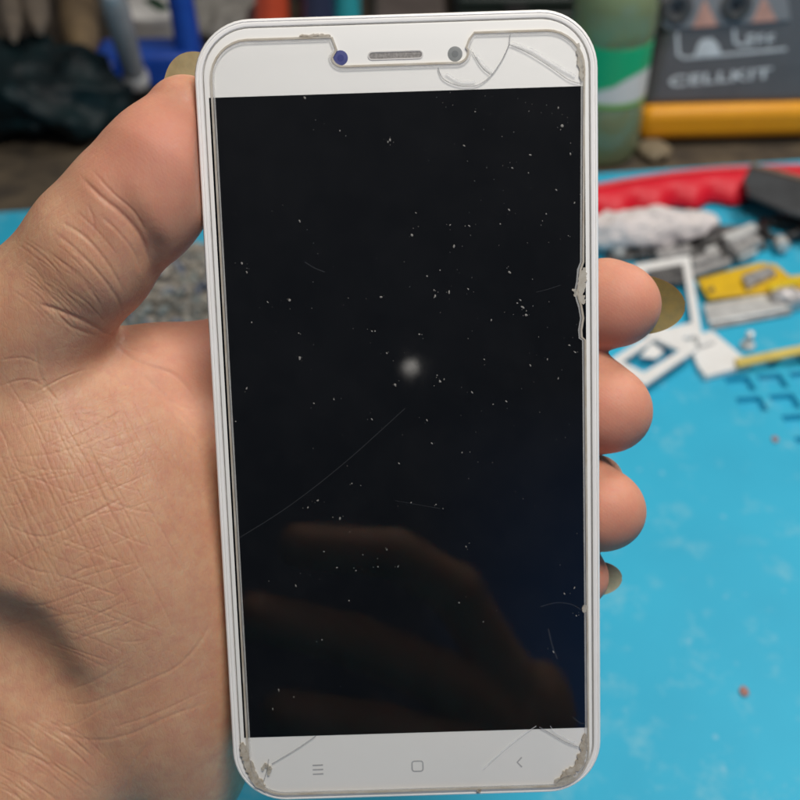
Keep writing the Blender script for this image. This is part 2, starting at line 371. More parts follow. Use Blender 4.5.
def speck(x, y, r):
    a = random.uniform(0, 6.28); n = 7; el = random.uniform(1, 2.2)
    a = random.gauss(1.9, .6)
    c = bm.verts.new((x*MM, y*MM, .455*MM)); vs = []
    for k in range(n):
        t = 2*math.pi*k/n; rr_ = r*random.uniform(.6, 1.15); u, v = rr_*el*math.cos(t), rr_*math.sin(t)
        vs.append(bm.verts.new(((x+u*math.cos(a)-v*math.sin(a))*MM, (y+u*math.sin(a)+v*math.cos(a))*MM, .405*MM)))
    for k in range(n): bm.faces.new((c, vs[k], vs[(k+1) % n]))
for s in SP:
    px, py = map(float, s.split(',')); x, y = ph(px, py); k = BIG.get(s, 1.0)
    speck(x, y, .13*k)
    for _ in range(random.randint(0, 2) + (2 if k > 1.3 else 0)): speck(x+random.gauss(0, .7), y+random.gauss(0, .7), .055*random.uniform(.6, 1.3))
for _ in range(100):
    if random.random() < .6: px, py = random.uniform(430, 580), 90+abs(random.gauss(0, 1))*170
    else: px, py = random.uniform(245, 580), random.uniform(110, 700)
    if py > 715: continue
    x, y = ph(px, py); speck(x, y, random.uniform(.03, .07))
dust = obj('dust', bm, thin_mat('dust_specks', (.60, .57, .52), .42, .6), phone, smooth=False); dust['kind'] = 'stuff'
# ------------------------------------------------------------------ hands: signed-distance flesh -> surface nets
def rcone(X, a, b, r1, r2):
    """tapered capsule distance"""
    ba = b-a; l2 = ba@ba; t = np.clip(((X-a)@ba)/l2, 0, 1)
    return np.linalg.norm(X-a-t[..., None]*ba, axis=-1)-(r1+(r2-r1)*t)
def ellip(X, c, r, Rm):
    q = (X-c)@Rm; k0 = np.linalg.norm(q/r, axis=-1); k1 = np.linalg.norm(q/(r*r), axis=-1)
    return k0*(k0-1)/np.maximum(k1, 1e-6)
def smin(a, b, k):
    h = np.clip(.5+.5*(b-a)/k, 0, 1); return b+(a-b)*h-k*h*(1-h)
class Field:
    def __init__(s, lo, hi, h):
        s.lo = np.array(lo, float); s.h = h; s.n = np.ceil((np.array(hi)-s.lo)/h).astype(int)+1
        s.F = np.full(s.n, 12.0, np.float32)
    def sub(s, lo, hi):
        a = np.clip(np.floor((lo-s.lo)/s.h).astype(int), 0, s.n); b = np.clip(np.ceil((hi-s.lo)/s.h).astype(int)+1, 0, s.n)
        if (b <= a).any(): return None
        sl = tuple(slice(i, j) for i, j in zip(a, b))
        ax = [s.lo[i]+s.h*np.arange(a[i], b[i]) for i in range(3)]
        return sl, np.stack(np.meshgrid(*ax, indexing='ij'), -1)
    def cone(s, a, b, r1, r2, k=3.0, carve=False):
        m = max(r1, r2)+(9 if not carve else k+3); r = s.sub(np.minimum(a, b)-m, np.maximum(a, b)+m)
        if r: s.comb(r[0], rcone(r[1], a, b, r1, r2), k, carve)
    def chain(s, pts, k=3.0):
        for (a, r1), (b, r2) in zip(pts, pts[1:]): s.cone(a, b, r1, r2, k)
    def ell(s, c, r, Rm=np.eye(3), k=5.0, carve=False):
        m = max(r)+9; rr_ = s.sub(c-m, c+m)
        if rr_: s.comb(rr_[0], ellip(rr_[1], c, np.array(r, float), Rm), k, carve)
    def comb(s, sl, d, k, carve):
        if carve: s.F[sl] = -smin(-s.F[sl], d, k)
        else: s.F[sl] = smin(s.F[sl], d, k)
    def mesh(s):
        F = s.F; ins = F < 0; n = s.n
        corner = [(i, j, k) for i in (0, 1) for j in (0, 1) for k in (0, 1)]
        sh = lambda A, c: A[c[0]:n[0]-1+c[0], c[1]:n[1]-1+c[1], c[2]:n[2]-1+c[2]]
        cnt = sum(sh(ins, c).astype(np.int8) for c in corner); act = (cnt > 0) & (cnt < 8)
        idx = np.full(act.shape, -1, np.int64); I = np.argwhere(act); idx[act] = np.arange(len(I))
        val = np.stack([F[I[:, 0]+c[0], I[:, 1]+c[1], I[:, 2]+c[2]] for c in corner], 1); cp = np.array(corner, float)
        acc = np.zeros((len(I), 3)); num = np.zeros(len(I))
        for a in range(8):
            for b in range(a+1, 8):
                if np.abs(cp[a]-cp[b]).sum() != 1: continue
                va, vb = val[:, a], val[:, b]; m = (va < 0) != (vb < 0); t = np.where(m, va/np.where(m, va-vb, 1), 0)
                acc += np.where(m[:, None], cp[a]+t[:, None]*(cp[b]-cp[a]), 0); num += m
        V = s.lo+(I+acc/num[:, None])*s.h
        Q = []
        for ax in range(3):
            o1, o2 = [i for i in range(3) if i != ax]
            a = [slice(None)]*3; b = [slice(None)]*3; a[ax] = slice(0, -1); b[ax] = slice(1, None)
            A_, B_ = ins[tuple(a)], ins[tuple(b)]; E = np.argwhere(A_ != B_)
            ok = (E[:, o1] > 0) & (E[:, o2] > 0) & (E[:, o1] < n[o1]-1) & (E[:, o2] < n[o2]-1); E = E[ok]
            d1 = np.zeros(3, int); d1[o1] = 1; d2 = np.zeros(3, int); d2[o2] = 1
            q = np.stack([idx[tuple((E-d1-d2).T)], idx[tuple((E-d2).T)], idx[tuple(E.T)], idx[tuple((E-d1).T)]], 1)
            inA = A_[tuple(E.T)]; flip = inA if ax in (0, 2) else ~inA
            q[~flip] = q[~flip][:, ::-1]; Q.append(q)
        return V, np.concatenate(Q)
def np_mesh(name, V, Q):
    me = bpy.data.meshes.new(name); me.vertices.add(len(V)); me.vertices.foreach_set('co', V.astype(np.float32).ravel())
    me.loops.add(Q.size); me.loops.foreach_set('vertex_index', Q.astype(np.int32).ravel()); me.polygons.add(len(Q))
    me.polygons.foreach_set('loop_start', np.arange(0, Q.size, 4, dtype=np.int32)); me.polygons.foreach_set('loop_total', np.full(len(Q), 4, np.int32))
    me.update(calc_edges=True); me.validate(); return me
def frame(x, y=None):
    x = np.array(x, float); x /= np.linalg.norm(x); y = np.array(y if y is not None else (0, 0, 1.), float); y = y-x*(x@y); y /= np.linalg.norm(y)
    return np.stack([x, y, np.cross(x, y)], 1)

HSTEP = .6
F = Field((-104, -112, -256), (56, 62, -158), HSTEP)
def E_(c, d, cross, along, depth, k):
    """ellipsoid of flesh: long axis along d, thin toward the viewer"""
    F.ell(c, (along, depth, cross), frame(d), k)
# --- palm side that shows beside the phone
E_(P(70, 492, 206), (.45, -1, 0), 25, 35, 20, 8)      # ball of the thumb
E_(P(20, 560, 209), (.3, -1, 0), 22, 34, 18.5, 8)
E_(P(150, 560, 210), (.15, -1, 0), 22, 38, 17, 9)       # middle of the palm
E_(P(168, 690, 216), (.3, -1, 0), 15, 24, 16, 8)        # heel of the palm
E_(P(90, 690, 217), (.5, -1, 0), 17, 22, 17, 9)
E_(P(184, 752, 220), (.2, -1, 0), 12, 15, 13, 6)
E_(P(165, 440, 209), (1, -.5, 0), 12, 18, 12, 7)
E_(P(260, 520, 226), (.1, -1, 0), 30, 40, 11, 8)        # palm behind the phone
# --- thumb
F.chain([(P(0, 430, 206), 15), (P(30, 324, 197), 12.2), (P(94, 243, 190), 11)], 5)
F.chain([(P(94, 243, 190), 11), (P(127, 204, 188.5), 10.4), (P(161, 163, 188), 10.0), (P(185, 117, 189.5), 7.1)], 2.5)
E_(P(158, 200, 187.5), (.6, 1, 0), 8.8, 13, 9.3, 3)     # pad
E_(P(98, 268, 190.5), (.8, -.6, 0), 9, 8.5, 9.6, 4)
E_(P(62, 300, 194), (.8, -.6, 0), 9, 8.5, 9.5, 4)
# --- web and index base
F.chain([(P(85, 402, 207), 11), (P(155, 381, 210), 9.8), (P(262, 362, 220), 10.5)], 5)
# --- fingers behind the phone
F.chain([(P(150, 410, 222), 11), (P(270, 375, 228), 10), (P(420, 340, 228), 9.2), (P(545, 312, 214), 8.2), (P(606, 304, 207), 7.9), (P(622, 305, 205), 7.2)], 3)
F.chain([(P(160, 480, 226), 11), (P(280, 465, 232), 10.2), (P(440, 430, 231), 9.4), (P(550, 408, 216), 8.6), (P(592, 404, 208), 8.6), (P(611, 411, 205), 7.7)], 3)
F.chain([(P(170, 565, 226), 11), (P(290, 555, 232), 10), (P(440, 528, 230), 9), (P(545, 510, 215), 8.2), (P(588, 506, 207), 8), (P(607, 511, 204), 7.2)], 3)
F.chain([(P(190, 650, 224), 10), (P(300, 640, 229), 9), (P(440, 606, 226), 8), (P(530, 580, 216), 6.5), (P(570, 577, 211), 5.6), (P(582, 577, 210), 5.0)], 3)
F.ell(P(597, 478, 214), (5, 4.5, 5), np.eye(3), 3)
# --- wrist and forearm
F.chain([(P(90, 650, 226), 24), (P(20, 770, 222), 22), (P(-60, 900, 218), 25)], 9)
E_(P(22, 800, 211), (-.8, -1, 0), 15, 22, 15, 8)
# deep fold where the thumb ball rolls over the wrist
F.cone(P(-70, 652, 186), P(-4, 674, 188.5), 9.0, 7.5, 9, True); F.cone(P(-4, 674, 188.5), P(46, 702, 193), 7.5, 2.5, 9, True)
F.cone(P(60, 722, 193), P(112, 790, 196), .8, .6, 5, True)
# valley of the thumb joint, and where the thumb meets the palm
F.cone(P(112, 190, 175), P(152, 254, 181.6), .5, 1.0, 4, True); F.cone(P(152, 254, 181.6), P(163, 278, 188), 1.0, 1.2, 2.5, True)
# --- flesh gives way to the phone it grips
r = F.sub(np.array([-60., -100, -240]), np.array([60., 90, -160]))
sl, X = r; q = (X-PTn)@PRn
dx = np.abs(q[..., 0])-(HW-RC); dy = np.abs(q[..., 1])-(HH-RC)
d2 = np.minimum(np.maximum(dx, dy), 0)+np.sqrt(np.maximum(dx, 0)**2+np.maximum(dy, 0)**2)-RC
d = np.maximum(d2, -8.45-q[..., 2])-.12
F.comb(sl, d.astype(np.float32), .8, True)
V, Q = F.mesh()
ORG = P(60, 700, 205)
me = np_mesh('hand', (V-ORG)*MM, Q)
tmp = bpy.data.objects.new('tmp', me); COL.objects.link(tmp)
sm = tmp.modifiers.new('s', 'SMOOTH'); sm.factor = .5; sm.iterations = 3
sb = tmp.modifiers.new('u', 'SUBSURF'); sb.levels = 1; sb.render_levels = 1
dg = bpy.context.evaluated_depsgraph_get(); me2 = bpy.data.meshes.new_from_object(tmp.evaluated_get(dg)); bpy.data.objects.remove(tmp)
bmm = bmesh.new(); bmm.from_mesh(me2); bmm.verts.ensure_lookup_table()
def vis(v):
    w = np.array(v.co)/MM+ORG; px = CC+FPX*w[0]/-w[2]; py = CC-FPX*w[1]/-w[2]
    return -20 < px < 236 and 60 < py < 830 and (np.array(v.normal)@w) < 0
ok = [vis(v) for v in bmm.verts]
bmesh.ops.subdivide_edges(bmm, edges=[e for e in bmm.edges if ok[e.verts[0].index] and ok[e.verts[1].index]], cuts=1, use_grid_fill=True, smooth=0)
bmm.normal_update(); bmm.to_mesh(me2); bmm.free()
nv = len(me2.vertices); co = np.empty(nv*3, np.float32); me2.vertices.foreach_get('co', co); co = co.reshape(-1, 3).astype(float)
no = np.empty(nv*3, np.float32); me2.vertices.foreach_get('normal', no); no = no.reshape(-1, 3).astype(float)
W = co/MM+ORG; pxy = np.stack([CC+FPX*W[:, 0]/-W[:, 2], CC-FPX*W[:, 1]/-W[:, 2]], 1)
view = -W/np.linalg.norm(W, axis=1)[:, None]; facing = np.clip(((no*view).sum(1)-.05)/.25, 0, 1)
disp = np.zeros(nv)
front = np.argwhere(facing > 0)[:, 0]
def cm(pts, n=6):
    p = [np.array(q, float) for q in pts]; p = [2*p[0]-p[1]]+p+[2*p[-1]-p[-2]]; out = []
    for i in range(1, len(p)-2):
        for k in range(n):
            t = k/n; a, b, c, d_ = p[i-1], p[i], p[i+1], p[i+2]; out.append(.5*((2*b)+(c-a)*t+(2*a-5*b+4*c-d_)*t*t+(3*b-a-3*c+d_)*t**3))
    out.append(p[-2]); return np.array(out)
def crease(pts, depth, w, lip=.10):
    """groove of given depth (mm) and half width w (px at the palm), flesh raised a little at its sides"""
    L = cm(pts); depth *= .62 if depth < .12 else (.42 if np.mean(pts, 0)[1] > 330 else .46); depth *= .95 if np.mean(pts, 0)[1] > 330 and depth < .12 else 1.0; w = max(w*.58, .95); m = 6*w
    sel = front[((pxy[front] > L.min(0)-m) & (pxy[front] < L.max(0)+m)).all(1)]
    if len(sel) == 0: return
    p = pxy[sel]; best = np.full(len(sel), 1e9); tt = np.zeros(len(sel))
    for i, (a, b) in enumerate(zip(L, L[1:])):
        ba = b-a; t = np.clip(((p-a)@ba)/max(ba@ba, 1e-9), 0, 1); dd = np.linalg.norm(p-a-t[:, None]*ba, axis=1); u = dd < best; best[u] = dd[u]; tt[u] = (i+t[u])/(len(L)-1)
    env = np.clip(np.minimum(tt, 1-tt)*5+.15, 0, 1)
    disp[sel] -= depth*env*(np.exp(-(best/w)**2)-lip*np.exp(-((best-2.2*w)/(1.3*w))**2))
C = [  # thumb joint
 ([(82, 178), (100, 196), (122, 214), (140, 236), (150, 262)], .55, 4), ([(92, 170), (112, 192), (134, 212), (146, 232)], .25, 2.5), ([(100, 215), (118, 232), (134, 252), (143, 275)], .28, 3),
 ([(62, 222), (86, 238), (108, 264), (124, 292)], .35, 3.2), ([(52, 230), (76, 250), (96, 270), (118, 300), (122, 318)], .30, 3), ([(44, 248), (66, 266), (88, 286), (104, 312)], .22, 2.6), ([(75, 210), (98, 232), (118, 256)], .18, 2.4),
 ([(40, 304), (62, 312), (86, 322), (112, 335)], .5, 3.6), ([(50, 305), (70, 326), (96, 336)], .25, 3), ([(88, 205), (94, 222), (92, 238)], .18, 2.5),
 # web / index base
 ([(112, 338), (128, 356), (150, 366), (176, 376), (198, 402)], .35, 4), ([(118, 345), (142, 352), (170, 354)], .22, 3), ([(140, 372), (160, 392), (184, 418), (204, 442)], .25, 3.5), ([(158, 388), (176, 404), (196, 410)], .15, 2.6), ([(170, 412), (190, 436), (206, 456)], .22, 3), ([(146, 406), (170, 436), (200, 470)], .14, 3),
 ([(112, 372), (122, 384), (126, 384)], .2, 3), ([(36, 346), (40, 374), (56, 400)], .3, 3), ([(0, 386), (22, 380), (40, 384), (60, 402)], .2, 2.4), ([(0, 360), (24, 358), (44, 366)], .16, 2.2),
 # cross lines on the thumb ball
 ([(5, 432), (50, 420), (96, 414), (130, 430)], .14, 2.4), ([(10, 458), (60, 452), (110, 434)], .14, 2.4), ([(0, 480), (40, 470), (80, 470)], .13, 2.4), ([(0, 522), (34, 536), (60, 532), (92, 514), (118, 502)], .2, 2.4),
 ([(0, 548), (28, 568), (52, 574)], .18, 2.4), ([(0, 600), (36, 606), (70, 596), (110, 580)], .16, 2.4), ([(8, 626), (46, 618), (88, 612)], .13, 2.4),
 # long palm lines
 ([(214, 606), (204, 636), (180, 664), (150, 680), (120, 692), (84, 704), (56, 700)], .2, 3), ([(146, 640), (128, 642), (116, 640)], .12, 2.2), ([(216, 700), (170, 716), (130, 734), (90, 740), (40, 726)], .2, 3), ([(206, 690), (150, 716), (110, 728)], .10, 2.2),
 ([(110, 702), (90, 716), (70, 726), (52, 724)], .16, 2.4), ([(130, 660), (96, 680), (70, 690)], .14, 2.4), ([(0, 745), (30, 756), (60, 770), (96, 792)], .22, 3), ([(0, 770), (30, 784), (50, 800)], .18, 2.6),
 ([(150, 742), (134, 764), (122, 800)], .2, 3.5)]
for c in C: crease(*c)
# fine long parallel wrinkles down the ball of the thumb
for k in range(64):
    x0 = -30+k*3.8+random.uniform(-3, 3); y0 = 372+random.uniform(0, 110)+max(0, (k*.53-20))*3; Ln = random.uniform(70, 170)
    sl_ = .46+.09*random.uniform(-1, 1)+.002*k
    pts = [(x0+sl_*Ln*t+random.uniform(-2.5, 2.5), y0+Ln*t) for t in (0, .25, .5, .75, 1)]
    crease(pts, random.uniform(.05, .15)*(1 if k < 42 else .6), random.uniform(1.6, 2.6), .1)
for k in range(110):   # short crossing wrinkles
    x0, y0 = random.uniform(-10, 110), random.uniform(390, 650); Ln = random.uniform(25, 80); s_ = random.choice((-.28, -.45, .35))+random.uniform(-.1, .1)
    crease([(x0, y0), (x0+Ln*.5, y0+s_*Ln*.5+random.uniform(-3, 3)), (x0+Ln, y0+s_*Ln)], random.uniform(.03, .10), random.uniform(1.5, 2.2), .1)
for k in range(34):   # wrist
    x0, y0 = random.uniform(-10, 60), random.uniform(715, 790); Ln = random.uniform(30, 60); crease([(x0, y0), (x0+Ln*.5, y0+Ln*.3+random.uniform(-2, 2)), (x0+Ln, y0+Ln*.75)], random.uniform(.05, .13), random.uniform(1.4, 2.2), .25)
for k in range(40):   # thumb
    x0, y0 = random.uniform(10, 70), random.uniform(240, 310); Ln = random.uniform(18, 44); crease([(x0, y0), (x0+Ln*.5, y0+Ln*.36), (x0+Ln, y0+Ln*.9)], random.uniform(.04, .10), random.uniform(1.4, 2.0), .25)
co2 = co+no*(disp*facing*MM)[:, None]
me2.vertices.foreach_set('co', co2.astype(np.float32).ravel()); me2.update()
# redder finger tips and thumb pad, plus painted shade under fingers and beside phone
red = np.zeros(nv)
for px, py, dd, s_ in ((618, 312, 203, 15), (610, 418, 203, 15), (604, 516, 203, 14), (590, 578, 208, 10), (160, 150, 182, 14), (200, 400, 215, 13), (230, 350, 216, 22)): red = np.maximum(red, np.exp(-(np.linalg.norm(W-P(px, py, dd), axis=1)/s_)**2))
att = me2.attributes.new('flush_shade', 'FLOAT', 'POINT'); att.data.foreach_set('value', red.astype(np.float32))
def skin(name):
    m, nt, b, o = newmat(name); co_ = objco(nt)
    at = N(nt, 'ShaderNodeAttribute', attribute_name='flush_shade')
    n = N(nt, 'ShaderNodeTexNoise', Scale=.11, Detail=6.0, Roughness=.6); nt.links.new(co_, n.inputs['Vector'])
    base = mixc(nt, ramp(nt, n.outputs[0], [(.33, 0.), (.67, 1.)]), (.61, .365, .222), (.545, .285, .165))
    n1 = N(nt, 'ShaderNodeTexNoise', Scale=.9, Detail=4.0); nt.links.new(co_, n1.inputs['Vector'])
    base = mixc(nt, ramp(nt, n1.outputs[0], [(.45, 0.), (.75, .35)]), base, (.575, .395, .25))
    nm = N(nt, 'ShaderNodeTexNoise', Scale=.42, Detail=5.0, Roughness=.7); nt.links.new(co_, nm.inputs['Vector'])
    base = mixc(nt, ramp(nt, nm.outputs[0], [(.42, 0.), (.70, .75)]), base, (.52, .245, .165))
    base = mixc(nt, math_(nt, 'MULTIPLY', at.outputs['Fac'], .85), base, (.52, .20, .14))
    nt.links.new(base, b.inputs['Base Color']); b.inputs['Roughness'].default_value = .47; b.inputs['Specular IOR Level'].default_value = .38
    b.inputs['Subsurface Weight'].default_value = .6; b.inputs['Subsurface Radius'].default_value = (1, .36, .2); b.inputs['Subsurface Scale'].default_value = .0028
    hs = []
    def add(sock, w): hs.append(math_(nt, 'MULTIPLY', sock, w))
    # skin cells, stretched along the wrinkle direction
    cell = objco(nt, rot=(0, 0, R_(-25)), sc=(1500, 620, 900))
    wob = N(nt, 'ShaderNodeTexNoise', Scale=.5, Detail=3.0); nt.links.new(cell, wob.inputs['Vector'])
    add_ = nt.nodes.new('ShaderNodeVectorMath'); add_.operation = 'MULTIPLY_ADD'; nt.links.new(wob.outputs['Color'], add_.inputs[0]); add_.inputs[1].default_value = (1.4,)*3; nt.links.new(cell, add_.inputs[2])
    v = N(nt, 'ShaderNodeTexVoronoi', Scale=.85, feature='DISTANCE_TO_EDGE'); nt.links.new(add_.outputs[0], v.inputs['Vector'])
    add(ramp(nt, v.outputs['Distance'], [(0., 0.), (.16, 1.)]), math_(nt, 'MULTIPLY_ADD', at.outputs['Fac'], -.42, .52))
    v2 = N(nt, 'ShaderNodeTexVoronoi', Scale=2.0, feature='DISTANCE_TO_EDGE'); nt.links.new(co_, v2.inputs['Vector'])
    add(ramp(nt, v2.outputs['Distance'], [(0., 0.), (.2, 1.)]), .10)
    for ang_, sc_, wt in ((62, .42, .22), (-18, .36, .14)):
        mp = objco(nt, 1000, (0, 0, R_(ang_)))
        wv = N(nt, 'ShaderNodeTexWave', Scale=sc_, Distortion=7.0, Detail=4.0); wv.inputs['Detail Scale'].default_value = .35; nt.links.new(mp, wv.inputs['Vector'])
        mk = N(nt, 'ShaderNodeTexNoise', Scale=.07, Detail=2.0); nt.links.new(mp, mk.inputs['Vector'])
        add(math_(nt, 'MULTIPLY', ramp(nt, wv.outputs['Color'], [(0., 0.), (.35, 1.)]), ramp(nt, mk.outputs[0], [(.4, .1), (.62, 1.)])), wt)
    n3 = N(nt, 'ShaderNodeTexNoise', Scale=1.6, Detail=5.0); nt.links.new(co_, n3.inputs['Vector']); add(n3.outputs[0], .36)
    fp = objco(nt, 1000, (0, 0, R_(-52)))
    wf = N(nt, 'ShaderNodeTexWave', Scale=.52, Distortion=9.0, Detail=1.0); wf.inputs['Detail Scale'].default_value = .25; nt.links.new(fp, wf.inputs['Vector'])
    add(math_(nt, 'MULTIPLY', wf.outputs['Color'], at.outputs['Fac']), .15)
    h = hs[0]
    for x in hs[1:]: h = math_(nt, 'ADD', h, x)
    bp = N(nt, 'ShaderNodeBump', Strength=.42, Distance=.00011); nt.links.new(h, bp.inputs['Height']); nt.links.new(bp.outputs[0], b.inputs['Normal'])
    nt.links.new(math_(nt, 'ADD', ramp(nt, n3.outputs[0], [(.3, .41), (.7, .60)]), math_(nt, 'MULTIPLY', at.outputs['Fac'], .12)), b.inputs['Roughness'])
    return m
m_skin = skin('skin')
hand = link('hand', me2, m_skin, M=CAM @ Matrix.Translation(Vector(ORG*MM)))
for a in list(me2.attributes):
    if a.name == 'sharp_edge': me2.attributes.remove(a)
meta(hand, 'left hand gripping the white phone, thumb along one edge and fingertips curling round the other', 'hand')
# nails
def nail(name, c, length, normal, L, Wd, mat, curve=.35, th=.45, label=None):
    fr = frame(length, normal); bm = bmesh.new(); nu, nvv = 36, 14; top = []; bot = []
    for i in range(nu+1):
        u = -1+2*i/nu; rt = []; rb = []
        for j in range(nvv+1):
            v = -1+2*j/nvv
            x = L/2*u; wv = Wd/2*math.sqrt(max(0, 1-(max(u, -.2)+.2)**2/1.44*.98))*(1 if u > -.5 else (1-.25*(-.5-u))) ; y = wv*v
            zc = -curve*Wd/2*(y/(Wd/2))**2*1.6-.06*L*u*u*.5
            for lst, dz in ((rt, 0), (rb, -th)):
                p = c+fr[:, 0]*x+fr[:, 2]*y+fr[:, 1]*(zc+dz); lst.append(bm.verts.new(Vector((p-ORG)*MM)))
        top.append(rt); bot.append(rb)
    for g in (top, bot):
        for i in range(nu):
            for j in range(nvv): bm.faces.new((g[i][j], g[i+1][j], g[i+1][j+1], g[i][j+1]))
    for i in range(nu):
        for j in (0, nvv): bm.faces.new((top[i][j], top[i+1][j], bot[i+1][j], bot[i][j]))
    for j in range(nvv):
        for i in (0, nu): bm.faces.new((top[i][j], top[i][j+1], bot[i][j+1], bot[i][j]))
    o = obj(name, bm, mat, hand)
    if label: o['label'] = label
    return o
def nail_mat(name, c1, c2):
    m = pmat(name, c1, .6, col2=c2, nscale=.35, bump=.03, bscale=.8, spec=.15); b = m.node_tree.nodes['Principled BSDF']
    b.inputs['Subsurface Weight'].default_value = .15; b.inputs['Subsurface Scale'].default_value = .001; return m
m_nail = nail_mat('olive_nail', (.20, .145, .046), (.15, .12, .046)); m_nail2 = nail_mat('tan_nail', (.27, .215, .115), (.22, .17, .09)); m_nail3 = nail_mat('grey_nail', (.27, .27, .19), (.21, .21, .15))
nail('fingernail', P(641, 305.5, 209.5), (1, -.03, -.05), (.05, .02, -1), 16.4, 11.4, m_nail, .16, label='long olive stained nail')
nail('fingernail', P(197, 86, 195), P(196, 52, 197)-P(182, 100, 194), (-.15, .25, -1), 12.5, 11.0, m_nail2, .3, label='tan thumb nail edge-on behind the tip')
nail('fingernail', P(599, 577, 211), (1, 0, .15), (.1, 0, -1), 8.6, 6.6, m_nail3, .25, label='short grey green nail')

# --- the photographer's other hand, near the lens, mirrored by the glass
def mirror(p):
    n = PRn[:, 2]; return p-2*((p-PTn)@n)*n
def Mi(px, py, d): return mirror(P(px, py, d))
allp = [Mi(x, y, d_) for x, y, d_ in ((225, 600, 370), (560, 800, 420), (230, 830, 380), (560, 520, 380))]
lo = np.min(allp, 0)-45; hi = np.max(allp, 0)+45
F2 = Field(lo, hi, 1.5)
fing = [([(300, 545, 372), (395, 553, 376), (455, 590, 388), (500, 665, 400)], 7.5), ([(258, 615, 366), (355, 640, 374), (440, 678, 384), (510, 730, 400)], 8.0), ([(285, 712, 364), (380, 728, 374), (460, 752, 384), (520, 780, 400)], 8.0), ([(320, 800, 366), (420, 805, 376), (520, 820, 400)], 7.0)]
for pts, r0 in fing: F2.chain([(Mi(*p), r0+.9*i) for i, p in enumerate(pts)], 2.5)
F2.ell(Mi(540, 740, 412), (14, 32, 20), np.eye(3), 6); F2.cone(Mi(505, 680, 402), Mi(530, 820, 412), 10, 12, 6)
V, Q = F2.mesh(); o2 = Mi(520, 740, 405)
me = np_mesh('hand', (V-o2)*MM, Q); me.attributes.new('flush_shade', 'FLOAT', 'POINT')
h2 = link('hand', me, m_skin, M=CAM @ Matrix.Translation(Vector(o2*MM)))
for a in list(me.attributes):
    if a.name == 'sharp_edge': me.attributes.remove(a)
meta(h2, 'curled fingers of another hand, seen only as a dim brown reflection in the black screen', 'hand')

# ------------------------------------------------------------------ things on the bench
Rz = lambda a: Matrix.Rotation(a, 4, 'Z')
# charcoal device
m_char = pmat('charcoal_plastic', (.135, .132, .135), .45, col2=(.115, .112, .114), nscale=.06, bump=.05, bscale=1.5)
m_char2 = pmat('charcoal_plate', (.25, .25, .255), .42, col2=(.22, .22, .225), nscale=.06)
m_orange = pmat('orange_rubber', (.86, .37, .006), .5, col2=(.80, .33, .006), nscale=.05)
m_black = pmat('black_rubber', (.012, .012, .013), .5, col2=(.022, .02, .02), nscale=.1)
m_mark = pmat('pale_print', (.74, .78, .80), .5); m_pink = pmat('pink_print', (.66, .36, .28), .5)
d0 = G(722, 145, 0)
dev = thing('bench_device', Matrix.Translation((d0.x+.012, d0.y, 0)) @ Rz(R_(3)), 'charcoal bench device with orange base band, two round jacks and pale lettering', 'electronic device')
# local: x across, y back, z up; front at y=0
def trap(w0, w1, z0, z1, r=6):
    return [(-w0/2, z0), (w0/2, z0), (w1/2, z1), (-w1/2, z1)]
VX = Matrix.Rotation(R_(90), 4, 'X')     # outline plane -> x,z ; extrude along -y
LEAN = Matrix.Rotation(R_(-6), 4, 'X')
bm = bmesh.new(); prism(bm, [(x*MM, z*MM) for x, z in trap(124, 92, 23, 118)], -60*MM, 0, LEAN @ VX); obj('housing', bm, m_char, dev, bevel=.006)
bm = bmesh.new(); prism(bm, [(x*MM, z*MM) for x, z in trap(126, 124, 4, 25)], -64*MM, 2.5*MM, VX); obj('base_band', bm, m_orange, dev, bevel=.0065)
bm = bmesh.new(); prism(bm, [(x*MM, z*MM) for x, z in trap(104, 110, 0, 5)], -58*MM, -3*MM, VX); obj('foot', bm, m_black, dev, bevel=.001)
FR = LEAN @ VX
# pixel -> local on the leaning front plane
DM = dev.matrix_world @ FR; DMi = DM.inverted()
def dl(px, py, off=0.0):
    o = DMi @ CAM.translation; d = (DMi.to_3x3() @ (CAM.to_3x3() @ Vector(((px-CC)/FPX, (CC-py)/FPX, -1)))); t = (off-o.z)/d.z; p = o+d*t; return p.x/MM, p.y/MM
bm = bmesh.new(); prism(bm, [(x*MM, z*MM) for x, z in (dl(662, 26), dl(668, 29), dl(790, 20), dl(782, -35), dl(668, -35), dl(661, -10))], .0, 1.2*MM, FR); plate = obj('jack_plate', bm, m_char2, dev, bevel=.0006)
for px, py in ((677, 8), (736, 5)):
    x, z = dl(px, py, .0012); bm = bmesh.new()
    lathe(bm, [(8.6*MM, 1.0*MM), (8.6*MM, 2.6*MM), (7.8*MM, 3.2*MM), (5.2*MM, 3.2*MM), (4.4*MM, 2.0*MM), (3.2*MM, 2.0*MM), (2.9*MM, 1.3*MM), (0, 1.3*MM)], FR @ T(x*MM, z*MM, 0), 36); j = obj('jack', bm, pmat('jack_ring', (.085, .08, .078), .35, col2=(.06, .058, .056)), dev)
    bm = bmesh.new(); lathe(bm, [(2.6*MM, 1.35*MM), (2.6*MM, 1.6*MM), (0, 1.6*MM)], FR @ T(x*MM, z*MM, 0), 20); obj('jack_hole', bm, m_black, j)
for tri in (((692, 27), (717, 25), (704, -2)), ((751, 22), (776, 20), (763, -5))):
    bm = bmesh.new(); prism(bm, [(q[0]*MM, q[1]*MM) for q in (dl(*t) for t in tri)], 1.0*MM, 1.5*MM, FR); obj('triangle_mark', bm, m_pink, dev)
